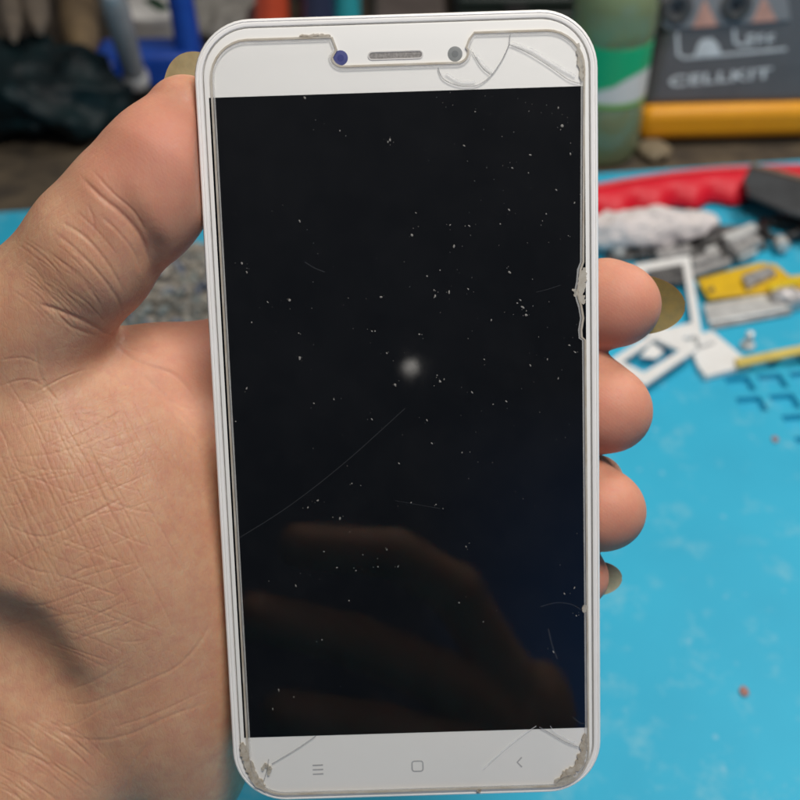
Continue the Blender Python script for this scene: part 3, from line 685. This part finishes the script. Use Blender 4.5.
def dstroke(pts, w, name='line_mark'):
    bm = bmesh.new(); P2 = [dl(*p) for p in pts]
    n = len(P2)
    for (a, b) in zip(P2, P2[1:]):
        t = Vector(b)-Vector(a); t.normalize(); nn = Vector((-t.y, t.x))*w/2; e = t*w*.4
        a2, b2 = Vector(a)-e, Vector(b)+e
        prism(bm, [(v.x*MM, v.y*MM) for v in (a2+nn, a2-nn, b2-nn, b2+nn)], 0.05*MM, .35*MM+.01*MM*random.random(), FR)
    return obj(name, bm, m_mark, dev, smooth=False)
dstroke([(677, 34), (678, 54), (684, 58), (720, 55), (785, 49)], 1.5); dstroke([(734, 30), (735, 42), (740, 45), (752, 44)], 1.5)
bm = bmesh.new(); prism(bm, [(q[0]*MM, q[1]*MM) for q in (dl(*t) for t in ((694, 56), (698, 44), (702, 39), (712, 38), (718, 44), (721, 54)))], .4*MM, .6*MM, FR); obj('emblem', bm, m_mark, dev)
for k, (px, pw) in enumerate(((748, 9), (758, 8), (768, 9))):
    dstroke([(px, 43), (px, 36), (px+pw*.6, 35)], 1.2); dstroke([(px, 40), (px+pw*.5, 39.5)], 1.1)
def text_mesh(s, size, width):
    cu = bpy.data.curves.new('t', 'FONT'); cu.body = s; cu.size = size; cu.extrude = .12*MM; cu.offset = size*.03; cu.align_x = 'LEFT'; cu.space_character = 1.1
    to = bpy.data.objects.new('t', cu); COL.objects.link(to); dgg = bpy.context.evaluated_depsgraph_get(); me = bpy.data.meshes.new_from_object(to.evaluated_get(dgg)); bpy.data.objects.remove(to)
    n = len(me.vertices); c = np.empty(n*3, np.float32); me.vertices.foreach_get('co', c); c = c.reshape(-1, 3); c[:, 0] = (c[:, 0]-c[:, 0].min())*width/(c[:, 0].max()-c[:, 0].min()); me.vertices.foreach_set('co', c.ravel()); return me
a, b = dl(669, 86.5), dl(771, 77.5); up = dl(669, 73.5)
wd = math.hypot(b[0]-a[0], b[1]-a[1]); hgt = up[1]-a[1]
tm = text_mesh('CELLKIT', hgt/.72*MM*.80, wd*MM)
tm.name = 'lettering'; link('lettering', tm, m_mark, dev, smooth=False, M=FR @ T(a[0]*MM, a[1]*MM, .2*MM) @ Rz(math.atan2(b[1]-a[1], b[0]-a[0])))
# black cable hanging down its side
bm = bmesh.new(); k0 = G(797, 112, .0); tube(bm, [Vector((k0.x+x, k0.y+y, z)) for x, y, z in ((-.008, -.020, .0075), (-.011, -.021, .03), (-.012, -.019, .06), (-.008, -.012, .09), (.006, -.004, .112), (.03, .02, .12))], .0075, 14)
meta(obj('cable', bm, m_black), 'thick black cable rising beside the charcoal device', 'cable')

# bottle
m_bot = pmat('green_plastic', (.29, .40, .22), .12, col2=(.33, .37, .20), nscale=.03, spec=.6)
m_bot.node_tree.nodes['Principled BSDF'].inputs['Transmission Weight'].default_value = .45
b0 = G(603, 170, 0)
bt = thing('bottle', Matrix.Translation((b0.x, b0.y+.022, 0)), 'squat translucent green plastic bottle with a green and white label', 'bottle')
bm = bmesh.new(); lathe(bm, [(0, .0005), (.017, .0005), (.0205, .002), (.0225, .007), (.0225, .034), (.0218, .036), (.0218, .070), (.0225, .072), (.0230, .078), (.0225, .084), (.0225, .088), (.020, .097), (.015, .103), (.0105, .107), (.0105, .117), (0, .117)], Matrix(), 48); obj('body', bm, m_bot, bt)
def label_mat():
    m, nt, b, o = newmat('bottle_label'); tc = nt.nodes.new('ShaderNodeTexCoord'); sx = nt.nodes.new('ShaderNodeSeparateXYZ'); nt.links.new(tc.outputs['Object'], sx.inputs[0])
    z = math_(nt, 'MULTIPLY', sx.outputs[2], 1000.); x = math_(nt, 'MULTIPLY', sx.outputs[0], 1000.)
    wav = math_(nt, 'ADD', z, math_(nt, 'MULTIPLY', math_(nt, 'SINE', math_(nt, 'MULTIPLY_ADD', x, .12, .8)), -3.2)); wav = math_(nt, 'ADD', wav, math_(nt, 'MULTIPLY', math_(nt, 'MAXIMUM', x, 0.), -.45))
    green = ramp(nt, math_(nt, 'DIVIDE', wav, 80.), [(.575, 0.), (.60, 1.)])
    base = mixc(nt, green, (.70, .70, .66), (.010, .42, .17))
    low = ramp(nt, math_(nt, 'DIVIDE', z, 80.), [(.485, 1.), (.50, 0.)]); base = mixc(nt, low, base, (.20, .45, .08))
    nt.links.new(base, b.inputs['Base Color']); b.inputs['Roughness'].default_value = .4; return m
bm = bmesh.new(); lathe(bm, [(.0219, .0365), (.0222, .0367), (.0222, .0695), (.0219, .0697)], Matrix(), 48); obj('label_wrap', bm, label_mat(), bt)
bm = bmesh.new(); lathe(bm, [(0, .108), (.0125, .108), (.013, .110), (.013, .122), (.012, .124), (0, .124)], Matrix(), 36); obj('cap', bm, pmat('dark_cap', (.015, .05, .025), .4), bt)

# red scalloped handle lying across the mat
m_red = pmat('red_plastic', (.72, .012, .030), .45, col2=(.66, .010, .026), nscale=.05, spec=.3)
p0, p1 = G(560, 222, MATZ), G(840, 194, MATZ); rd = thing('red_handle', Matrix.Translation((p0.x, p0.y, MATZ)) @ Rz(math.atan2(p1.y-p0.y, p1.x-p0.x)), 'long glossy red plastic tool handle with scalloped finger grips on the mat', 'tool')
Lr = (p1-p0).length; bm = bmesh.new(); ring = []; nn = 90
for i in range(nn+1):
    t = i/nn; x = Lr*t; s = .5+.5*math.cos(2*math.pi*(x-.008)/.0215); e = min(1, 8*t+.25, 8*(1-t)+.25); bowy = .010*math.sin(math.pi*t)
    f = (.0090+.0055*s)*e; hh = (.0135)*e
    sec = [(-f*.75, .0005), (-f, .003), (-f*.96, .006), (-f*.70, .0085*e+.001), (-.004*e, hh*.92), (0, hh), (.006*e, hh*.95), (.010*e, hh*.6), (.0105*e, .003), (.008*e, .0005)]
    ring.append([bm.verts.new((x, y+bowy, z)) for y, z in sec])
for a, b in zip(ring, ring[1:]):
    for k in range(len(a)): bm.faces.new((a[k], a[(k+1) % len(a)], b[(k+1) % len(b)], b[k]))
bm.faces.new(ring[0]); bm.faces.new(ring[-1]); obj('grip', bm, m_red, rd)
bm = bmesh.new(); tube(bm, [(x, .010*math.sin(math.pi*x/Lr)+.0045, .0135) for x in np.linspace(.01, Lr-.01, 30)], .0017, 10); obj('ridge', bm, pmat('red_ridge', (.70, .05, .06), .4), rd)

# dark grey blade over the red handle
bl = G(745, 186, .020)
m_steel = pmat('grey_steel', (.10, .105, .11), .38, metal=.4, col2=(.07, .072, .075), nscale=.06)
bm = bmesh.new(); prism(bm, gpoly([(744, 178), (750, 167), (830, 188), (830, 222), (790, 211), (748, 193)], .021, bl), -.0016, .0008); sp = thing('scraper', bl, 'dark grey flat scraper blade lying over the red handle', 'tool')
obj('blade', bm, m_steel, sp, bevel=.0006)
bm = bmesh.new(); prism(bm, gpoly([(750, 166.5), (752, 164), (832, 184.5), (830, 188.2)], .021, bl), -.002, .0016); obj('spine', bm, pmat('brown_edge', (.22, .15, .11), .5), sp)
bm = bmesh.new(); e0 = G(826, 204, .021)-bl; box(bm, (.06, .02, .0195), T(e0.x+.025, e0.y, -.0092)); obj('handle_block', bm, m_black, sp, bevel=.003)

# tissue
m_tis = pmat('tissue', (.72, .66, .64), .9, col2=(.62, .57, .56), nscale=.08, bump=.6, bscale=.2)
c = G(640, 252, MATZ); bm = bmesh.new(); v = blob(bm, Vector((0, 0, .0095)), (.040, .0115, .0085), sub=5); crumple(v, .0034, 75, 1); crumple(v, .0012, 200, 2)
to = obj('tissue', bm, m_tis, M=Matrix.Translation((c.x, c.y+.006, MATZ+.001)) @ Rz(R_(8))); meta(to, 'crumpled off white tissue roll in front of the red handle', 'tissue')

# phone spare parts
m_dk = pmat('dark_board', (.045, .045, .047), .4, col2=(.13, .125, .12), nscale=.22, thresh=(.42, .6)); m_slv = pmat('silver', (.80, .80, .78), .3, metal=.35, col2=(.55, .55, .54), nscale=.2)
m_alu = pmat('dull_alloy', (.46, .45, .44), .4, metal=.35, col2=(.28, .27, .27), nscale=.25, thresh=(.42, .58)); m_yel = pmat('yellow_board', (.74, .46, .006), .45, col2=(.64, .39, .006), nscale=.15); m_wp = pmat('white_plastic', (.80, .80, .79), .4, col2=(.74, .73, .71), nscale=.1)
def flat(name, pts, z0, th, mat, parent=None, bev=.0004, org=None, nm=None):
    o = org if org is not None else G(*pts[0], z0); bm = bmesh.new(); prism(bm, gpoly(pts, z0+th, o), z0-o.z, z0+th-o.z)
    return obj(name, bm, mat, parent, bevel=bev), o
o = G(610, 258, MATZ)
cb = thing('circuit_board', o, 'long dark phone circuit board strip crowded with silver parts', 'circuit board')
flat('board', [(606, 262), (606, 250), (660, 240), (712, 224), (762, 226), (768, 246), (726, 258), (690, 259), (640, 256)], MATZ+.0005, .0025, m_dk, cb, org=o)
for pts, m in (([(612, 250), (622, 241), (630, 243), (622, 253)], m_slv), ([(655, 250), (690, 243), (692, 252), (660, 258)], m_alu), ([(700, 236), (722, 229), (724, 237), (702, 245)], m_dk), ([(690, 258), (720, 248), (722, 256), (695, 264)], m_alu), ([(636, 248), (650, 245), (652, 252), (640, 256)], m_dk), ([(705, 248), (716, 244), (718, 248), (707, 252)], m_slv), ([(664, 240), (676, 237), (678, 241), (666, 244)], m_slv), ([(738, 254), (756, 247), (758, 251), (741, 258)], m_slv), ([(690, 268), (730, 256), (732, 262), (694, 274)], m_alu), ([(745, 226), (760, 224), (762, 230), (748, 231)], m_dk)):
    flat('component', pts, MATZ+.003, .0028, m, cb, org=o)
o = G(725, 246, MATZ+.003); sh = thing('metal_shield', o, 'shiny silver shield can lying on the dark circuit strip', 'metal part')
flat('can', [(724, 240), (752, 229), (764, 240), (738, 254)], MATZ+.0032, .0055, m_alu, sh, org=o); flat('lid', [(722, 234), (752, 222), (759, 228), (730, 241)], MATZ+.0088, .0018, m_slv, sh, org=o)
# black curled cable with connector
k = G(775, 240, MATZ); bm = bmesh.new(); pts = []
for i in range(40):
    a = i/39*2*math.pi*1.35; rr_ = .010+.002*math.sin(3*a); pts.append((k.x+.002+rr_*math.cos(a-.6), k.y+.002+rr_*.9*math.sin(a-.6), MATZ+.0032+.004*i/39+.0012*math.sin(2*a)))
cc_ = thing('curled_lead', k, 'short curled black lead with a silver plug end', 'cable')
bm2 = bmesh.new(); tube(bm2, [Vector(p)-k for p in pts], .0024, 10); obj('wire', bm2, m_black, cc_)
e = Vector(pts[0])-k; q_ = G(777, 247, MATZ)-k; bm = bmesh.new(); lathe(bm, [(0, 0), (.0032, 0), (.0036, .001), (.0036, .007), (.0026, .009), (0, .009)], T(q_.x, q_.y, .0038) @ Matrix.Rotation(R_(80), 4, 'X') , 20); obj('plug', bm, m_slv, cc_)
# sim trays (white frames)
def inset(pts, f):
    cx = sum(p[0] for p in pts)/len(pts); cy = sum(p[1] for p in pts)/len(pts); return [(cx+(x-cx)*f[0], cy+(y-cy)*f[1]) for x, y in pts]
def sim(name, out, inn, z0, th, label, mat=m_wp):
    o = G(*out[0], z0); t = thing(name, o, label, 'sim tray', 'white sim card trays'); bm = bmesh.new()
    frameprism(bm, gpoly(out, z0+th, o), gpoly(inn, z0+th, o), 0, th); obj('tray_frame', bm, mat, t, bevel=.0004); return t, o
t1, o1 = sim('sim_tray', [(634, 264), (690, 255), (702, 334), (650, 342)], [(645, 270), (683, 263), (692, 322), (656, 330)], MATZ+.0036, .0022, 'white plastic frame standing square behind the index finger with a dark card')
o_, _ = flat('card', [(648, 271), (683, 263.5), (686, 281), (652, 287)], MATZ+.0038, .0014, m_dk, t1, org=o1)
t2, o2_ = sim('sim_tray', [(608, 361), (664, 325), (698, 348), (645, 385)], [(622, 361), (655, 338), (680, 350), (644, 372)], MATZ+.0062, .002, 'white plastic frame lying slanted below the long olive nail')
flat('tab', [(640, 356), (652, 342), (664, 351), (656, 358)], MATZ+.0042, .0012, m_wp, t2, org=o2_)
# white bracket + yellow strip
o = G(692, 330, MATZ); br = thing('white_bracket', o, 'white plastic bracket holding one end of a thin yellow strip', 'plastic part')
flat('plate', [(686, 338), (712, 330), (738, 352), (752, 364), (706, 376), (698, 366)], MATZ+.0003, .0028, m_wp, br, org=o)
flat('lug', [(696, 334), (710, 331), (716, 340), (700, 345)], MATZ+.0032, .0025, m_wp, br, org=o)
o = G(738, 362, MATZ); ys, _ = flat('yellow_strip', [(735, 358), (830, 339), (832, 346), (738, 366)], MATZ+.0035, .0018, pmat('pale_yellow', (.72, .56, .13), .45), None)
ys.location = _; meta(ys, 'thin pale yellow plastic strip pointing away from the white bracket', 'plastic strip')
# screw
o = G(747, 347, MATZ); sc = thing('screw', o, 'tiny silver screw standing on its head by the yellow strip', 'screw')
bm = bmesh.new(); lathe(bm, [(0, .0002), (.0030, .0002), (.0034, .0008), (.0030, .0020), (.0016, .0024)]+[(.0014+.0003*(i % 2), .0024+.0006*i) for i in range(10)]+[(0, .0088)], Matrix(), 20); obj('shank', bm, m_slv, sc)
# yellow board with shield and rail
o = G(700, 300, MATZ); yb_ = thing('yellow_board', o, 'yellow phone sub board with a silver shield and rail', 'circuit board')
flat('board', [(697, 279), (760, 262), (776, 264), (790, 276), (822, 272), (822, 286), (765, 291), (709, 298)], MATZ+.0035, .0018, m_yel, yb_, org=o)
flat('shield_can', [(742, 275), (770, 265), (777, 272), (748, 286)], MATZ+.0054, .003, m_alu, yb_, org=o)
flat('rail', [(703, 304), (756, 295), (822, 284), (822, 300), (775, 311), (709, 322)], MATZ+.0008, .0026, m_slv, yb_, org=o)
flat('lower_rail', [(711, 322), (790, 306), (792, 313), (713, 328)], MATZ+.0004, .0012, m_alu, yb_, org=o)
flat('chip', [(708, 288), (713, 286), (715, 289), (710, 291)], MATZ+.0054, .0012, m_dk, yb_, org=o)
flat('connector', [(768, 284), (800, 276), (802, 282), (771, 290)], MATZ+.0054, .002, pmat('yellow_tab', (.75, .55, .02), .35), yb_, org=o)
c = G(788, 306, MATZ); bm = bmesh.new(); v = blob(bm, Vector((0, 0, .005)), (.009, .005, .0036), sub=4); crumple(v, .0016, 160, 3)
co_ = obj('foil_scrap', bm, pmat('foil', (.62, .58, .57), .4, metal=.4, col2=(.4, .38, .38), nscale=.3), M=Matrix.Translation((c.x, c.y, MATZ+.0005))); meta(co_, 'crumpled pale foil scrap beside the yellow board', 'scrap')
# flecks on the mat
m_fr = pmat('red_fleck', (.36, .16, .13), .6); m_fw = pmat('white_fleck', (.40, .58, .63), .6)
for px, py, r_, m, lab in ((744, 692, .0014, m_fr, 'small red wax crumb on the bare cyan mat'), (775, 440, .0013, m_fr, 'small dull red crumb at the corner of a mat pocket')):
    c = G(px, py, MATZ); bm = bmesh.new(); v = blob(bm, Vector((0, 0, r_*.4)), (r_*1.1, r_*1.4, r_*.3), sub=2); crumple(v, r_*.25, 900, px)
    meta(obj('crumb', bm, m, M=Matrix.Translation((c.x, c.y, MATZ))), lab, 'crumb', 'crumbs on the mat')

# grey nubbly rag behind the thumb
def rag_mat():
    m, nt, b, o = newmat('nubbly_grey'); g = nt.nodes.new('ShaderNodeNewGeometry')
    n = nt.nodes.new('ShaderNodeValToRGB'); n.color_ramp.interpolation = 'CONSTANT'; el = n.color_ramp.elements
    cols = [(.25, .235, .20), (.17, .165, .145), (.31, .285, .24), (.20, .225, .215), (.13, .15, .19), (.35, .32, .275), (.22, .20, .17)]
    while len(el) < len(cols): el.new(.5)
    for i, (e_, c_) in enumerate(zip(el, cols)): e_.position = i/len(cols); e_.color = (*c_, 1)
    nt.links.new(g.outputs['Random Per Island'], n.inputs[0]); nt.links.new(n.outputs[0], b.inputs['Base Color']); b.inputs['Roughness'].default_value = .85
    co_ = objco(nt); nz = N(nt, 'ShaderNodeTexNoise', Scale=1.0, Detail=4.0); nt.links.new(co_, nz.inputs['Vector']); bp = N(nt, 'ShaderNodeBump', Strength=1.0, Distance=.0005); nt.links.new(nz.outputs[0], bp.inputs['Height']); nt.links.new(bp.outputs[0], b.inputs['Normal'])
    return m
c = G(165, 296, MATZ); bm = bmesh.new()
v = blob(bm, Vector((0, 0, .004)), (.043, .032, .008), sub=4)
for i in range(520):
    a = random.uniform(0, 6.283); q = math.sqrt(random.random()); x, y = .046*q*math.cos(a), .035*q*math.sin(a); z = .004+.0085*math.sqrt(max(0, 1-q*q))+random.uniform(-.001, .002)
    M3 = Matrix.Rotation(random.uniform(0, 6.28), 3, 'Z') @ Matrix.Rotation(random.uniform(-.7, .7), 3, 'Y')
    vv = blob(bm, Vector((x, y, max(z, .003))), (random.uniform(.0026, .0042), random.uniform(.0014, .0022), random.uniform(.0014, .0022)), M3, 2); crumple(vv, .0005, 500, i*.37)
meta(obj('cleaning_rag', bm, rag_mat(), M=Matrix.Translation((c.x, c.y, MATZ))), 'nubbly grey cleaning rag bunched on the mat behind the thumb', 'rag')

# dark crumpled plastic bag
m_bag = pmat('dark_bag', (.004, .009, .011), .5, col2=(.005, .022, .025), nscale=.04, thresh=(.4, .7), bump=.8, bscale=.12, spec=.2)
c = G(25, 165, 0); bm = bmesh.new(); v = blob(bm, Vector((0, 0, .026)), (.064, .040, .027), sub=5); crumple(v, .011, 22, 5); crumple(v, .005, 60, 6)
for q in bm.verts: q.co.z = max(q.co.z, .001)
meta(obj('plastic_bag', bm, m_bag, M=Matrix.Translation((c.x-.008, c.y+.045, 0))), 'dark teal black crumpled plastic bag slumped beyond the thumb', 'bag')
# tan wooden sticks lying over the bag
m_wood = pmat('tan_wood', (.24, .165, .085), .6, col2=(.15, .105, .06), nscale=.09, bump=.2, bscale=.2); m_wood2 = pmat('grey_wood', (.17, .135, .10), .65, col2=(.11, .09, .07), nscale=.09)
for (a, b, r_, m, lab) in (((14, 40), (2, -70), .0072, m_wood2, 'dull tan stick end lying on the dark bag, slimmest of three'), ((40, 32), (20, -70), .0085, m_wood2, 'greyish tan stick end lying on the dark bag between two others'), ((84, 60), (66, -60), .0125, m_wood, 'thick tan wooden stick beside the dark bag and the metal tube')):
    pa = G(*a, .056 if m is m_wood2 else .03); pb = G(*b, .062 if m is m_wood2 else .03); bm = bmesh.new(); dd = (pb-pa); n_ = 14
    tube(bm, [pa+dd*(i/n_) for i in range(n_+1)], [r_*min(1, .25+.4*i**.7) for i in range(n_+1)], 18); meta(obj('wooden_stick', bm, m), lab, 'stick', 'tan sticks at the back of the bench')
# metal tube leaning on the blue clamp
m_gun = pmat('gunmetal', (.40, .415, .43), .25, metal=.3, col2=(.33, .34, .355), nscale=.05)
pa = G(143, 108, 0)+Vector((0, 0, .0065)); pb = G(112, -6, .085)
ms = thing('metal_tube', pa, 'slim gunmetal tool tube leaning up over the blue clamp', 'tool'); dd = pb-pa; Lm = dd.length; Mz = dd.to_track_quat('Z', 'Y').to_matrix().to_4x4()
bm = bmesh.new(); lathe(bm, [(0, .024), (.0062, .024), (.0066, .030), (.0072, .060), (.0075, Lm), (.006, Lm+.003), (0, Lm+.003)], Mz, 28); obj('barrel', bm, m_gun, ms)
bm = bmesh.new(); lathe(bm, [(0, .014), (.0060, .014), (.0078, .016), (.0078, .022), (.0062, .0245), (0, .0245)], Mz, 28); obj('collar', bm, m_slv, ms)
bm = bmesh.new(); lathe(bm, [(0, .000), (.0050, .000), (.0058, .002), (.0058, .0138), (0, .0138)], Mz, 28); obj('tip', bm, m_black, ms)
# blue clamp
m_blue = pmat('blue_enamel', (.012, .075, .42), .35, col2=(.010, .055, .33), nscale=.05, spec=.5)
c = G(150, 92, 0); cl = thing('clamp', Matrix.Translation((c.x, c.y, 0)) @ Rz(R_(2)), 'blue enamelled bench clamp with a low jaw block and an upright arm', 'clamp')
bm = bmesh.new(); box(bm, (.066, .030, .024), T(0, .016, .0125)); obj('jaw_block', bm, m_blue, cl, bevel=.005)
bm = bmesh.new(); lathe(bm, [(0, 0), (.010, 0), (.012, .003), (.012, .012), (.010, .015), (0, .015)], T(-.034, -.001, .014) @ Matrix.Rotation(R_(90), 4, 'Y'), 26); obj('screw_knob', bm, m_blue, cl)
bm = bmesh.new(); tube(bm, [(.026, .012, .018), (.0255, .013, .04), (.023, .016, .075), (.019, .022, .12)], [.0085, .0082, .0078, .007], 18); obj('arm', bm, m_blue, cl)
bm = bmesh.new(); box(bm, (.05, .02, .003), T(0, .016, .0015)); obj('foot', bm, m_black, cl)
# white tub with green mark
c = G(156, 30, 0); tb = thing('tub', (c.x, c.y+.004, 0), 'flat white plastic tub with a dark green patch on its lid behind the blue clamp', 'tub')
bm = bmesh.new(); lathe(bm, [(0, .0005), (.023, .0005), (.0245, .004), (.0262, .012), (.0268, .013), (.0268, .016), (.025, .0172), (0, .0176)], Matrix(), 40); obj('body', bm, pmat('tub_white', (.84, .83, .80), .5, col2=(.76, .75, .72), nscale=.05), tb)
bm = bmesh.new()
for x, y in ((-.004, .004), (.001, -.004), (.006, -.010), (.0, .0)): box(bm, (.008, .008, .0012+.0002*(x > 0)), T(x+.002, y, .0181) @ Matrix.Rotation(R_(35), 4, 'Z'))
obj('green_patch', bm, pmat('leaf_green', (.008, .07, .024), .5), tb)
# grey rag at the back
m_rag = pmat('grey_cloth', (.30, .285, .255), .9, col2=(.22, .21, .19), nscale=.05, bump=.5, bscale=.25)
c = G(228, 34, 0); bm = bmesh.new(); v = blob(bm, Vector((0, 0, .008)), (.034, .06, .014), sub=5); crumple(v, .006, 40, 9); crumple(v, .002, 120, 4)
for q in bm.verts: q.co.z = max(q.co.z, .0012)
meta(obj('cloth', bm, m_rag, M=Matrix.Translation((c.x, c.y+.035, 0))), 'grey beige crumpled cloth on the bench between blue clamp and red driver', 'cloth')
# drivers lying on the bench, butt ends showing over the phone
def driver(px0, px1, col, lab, r_=.0095):
    pa = G(px0, 70, r_); pb = G(px1, -30, r_+.004); d_ = pb-pa; Mz = Matrix.Translation(pa) @ d_.to_track_quat('Z', 'Y').to_matrix().to_4x4(); L_ = d_.length
    t = thing('screwdriver', Mz, lab, 'screwdriver', 'screwdrivers lying at the back of the bench'); bm = bmesh.new(); seg = 36; pr = [(.55, .0), (.8, .004), (.72, .018), (.92, .030), (1, .05), (1, L_-.02), (.92, L_-.008), (.6, L_), (0, L_)]
    rings_ = []
    for f, z in pr:
        rings_.append([bm.verts.new((r_*f*(1-.06*(.5+.5*math.cos(6*2*math.pi*k_/seg)))*math.cos(2*math.pi*k_/seg), r_*f*(1-.06*(.5+.5*math.cos(6*2*math.pi*k_/seg)))*math.sin(2*math.pi*k_/seg), z)) for k_ in range(seg)])
    for a_, b_ in zip(rings_, rings_[1:]):
        for k_ in range(seg): bm.faces.new((a_[k_], a_[(k_+1) % seg], b_[(k_+1) % seg], b_[k_]))
    bm.faces.new(rings_[0]); bmesh.ops.remove_doubles(bm, verts=bm.verts, dist=1e-6); obj('handle', bm, pmat(lab.split()[0]+'_handle', col, .35, col2=tuple(x*.85 for x in col), nscale=.05), t)
    bm = bmesh.new(); lathe(bm, [(0, -.05), (.0022, -.05), (.0025, -.045), (.0025, .001), (0, .001)], Matrix(), 14); obj('shaft', bm, m_slv, t)
driver(272, 272, (.62, .075, .02), 'red orange screwdriver handle peeking over the top of the phone', .0125)
driver(254, 252, (.055, .012, .012), 'dark maroon screwdriver handle tucked against the red orange one', .008)
driver(320, 318, (.018, .028, .075), 'navy screwdriver handle between the red orange and turquoise ones', .0125)
driver(348, 348, (.02, .36, .42), 'turquoise screwdriver handle peeking over the top of the phone', .0095)
# leather-brown pouch and black case
c = G(410, 34, 0); bm = bmesh.new(); box(bm, (.052, .11, .016), T(0, .06, .0085)); po = obj('pouch', bm, pmat('taupe_cloth', (.125, .10, .088), .8, col2=(.09, .072, .064), nscale=.05, bump=.3, bscale=.3), bevel=.006, M=Matrix.Translation((c.x, c.y-.02, 0))); meta(po, 'flat taupe cloth pouch lying beyond the top of the phone', 'pouch')
c = G(512, 34, 0); cs = thing('tool_case', (c.x, c.y, 0), 'black green plastic tool case lying flat between pouch and bottle', 'case')
m_case = pmat('black_green_plastic', (.012, .022, .018), .4, col2=(.022, .032, .028), nscale=.04)
bm = bmesh.new(); box(bm, (.082, .12, .020), T(0, .045, .0105)); obj('lower_shell', bm, m_case, cs, bevel=.004)
bm = bmesh.new(); box(bm, (.080, .118, .010), T(0, .045, .0262)); obj('lid', bm, m_case, cs, bevel=.003)
bm = bmesh.new(); box(bm, (.016, .004, .012), T(0, -.0165, .021)); obj('latch', bm, m_black, cs, bevel=.001)
# orange tape roll behind the bottle
c = G(632, 22, 0); bm = bmesh.new(); n = 40
frameprism(bm, [(.030*math.cos(2*math.pi*k/n), .030*math.sin(2*math.pi*k/n)) for k in range(n)], [(.019*math.cos(2*math.pi*k/n), .019*math.sin(2*math.pi*k/n)) for k in range(n)], .0005, .020)
meta(obj('tape_roll', bm, pmat('amber_tape', (.55, .30, .03), .4), bevel=.0008, M=Matrix.Translation((c.x, c.y+.03, 0))), 'amber roll of tape lying behind the green bottle', 'tape')
# scrap of tan card by the bottle
c = G(655, 160, 0); bm = bmesh.new(); v = blob(bm, Vector((0, 0, .004)), (.009, .012, .004), sub=3); crumple(v, .002, 150, 8)
meta(obj('paper_scrap', bm, pmat('tan_card', (.24, .19, .12), .8), M=Matrix.Translation((c.x, c.y+.004, .0005))), 'crumpled tan paper scrap between the green bottle and the charcoal device', 'scrap')

# ------------------------------------------------------------------ light, world, camera
w = bpy.data.worlds.new('World'); S.world = w; w.use_nodes = True; nt = w.node_tree; bg = nt.nodes['Background']
tc = nt.nodes.new('ShaderNodeTexCoord'); sx = nt.nodes.new('ShaderNodeSeparateXYZ'); nt.links.new(tc.outputs['Generated'], sx.inputs[0])
up_ = ramp(nt, math_(nt, 'MULTIPLY_ADD', sx.outputs[2], .5, .5), [(.42, (.030, .034, .045)), (.58, (.040, .046, .060)), (.74, (.095, .095, .105)), (1., (.24, .215, .19))])
fx = ramp(nt, sx.outputs[0], [(.02, 0.), (.20, 1.)]); fz = ramp(nt, sx.outputs[2], [(.12, 1.), (.40, 0.)]); fy = ramp(nt, math_(nt, 'MULTIPLY', sx.outputs[1], -1.0), [(.5, 0.), (.8, 1.)])
up_ = mixc(nt, math_(nt, 'MULTIPLY', math_(nt, 'MULTIPLY', fx, fz), fy), up_, (.05, .22, .68))      # blue patch painted into the world colour, gives the screen its blue reflection
nt.links.new(up_, bg.inputs['Color']); bg.inputs['Strength'].default_value = 1.0
def area(name, loc, target, size, power, col):
    l = bpy.data.lights.new(name, 'AREA'); l.shape = 'DISK'; l.size = size; l.energy = power; l.color = col
    o = bpy.data.objects.new(name, l); COL.objects.link(o); o.location = loc; o.rotation_euler = (Vector(target)-Vector(loc)).to_track_quat('-Z', 'Y').to_euler(); return o
area('bench_lamp', (.36, .50, .58), (.08, .30, .08), .20, 2.0, (1, .965, .91))
area('ceiling_lamp', (.12, .03, .74), (.0, .16, .12), .24, 3.45, (1, .965, .91))
pl = bpy.data.lights.new('room_bulb', 'POINT'); pl.energy = .0085; pl.shadow_soft_size = .0045; pl.color = (1, .95, .88)
po_ = bpy.data.objects.new('room_bulb', pl); COL.objects.link(po_)
bp_ = mirror(P(411, 367, 900)); po_.location = CAM @ Vector(bp_*MM)
cam = bpy.data.cameras.new('camera'); cam.sensor_width = 36; cam.lens = FPX/800*36; cam.clip_start = .01; cam.clip_end = 50
cam.dof.use_dof = True; cam.dof.focus_distance = .188; cam.dof.aperture_fstop = 20
co_ = bpy.data.objects.new('camera', cam); COL.objects.link(co_); co_.matrix_world = CAM; S.camera = co_
S.view_settings.view_transform = 'Standard'; S.view_settings.look = 'None'; S.view_settings.exposure = 0; S.view_settings.gamma = 1
S.cycles.max_bounces = 8; S.cycles.transparent_max_bounces = 16
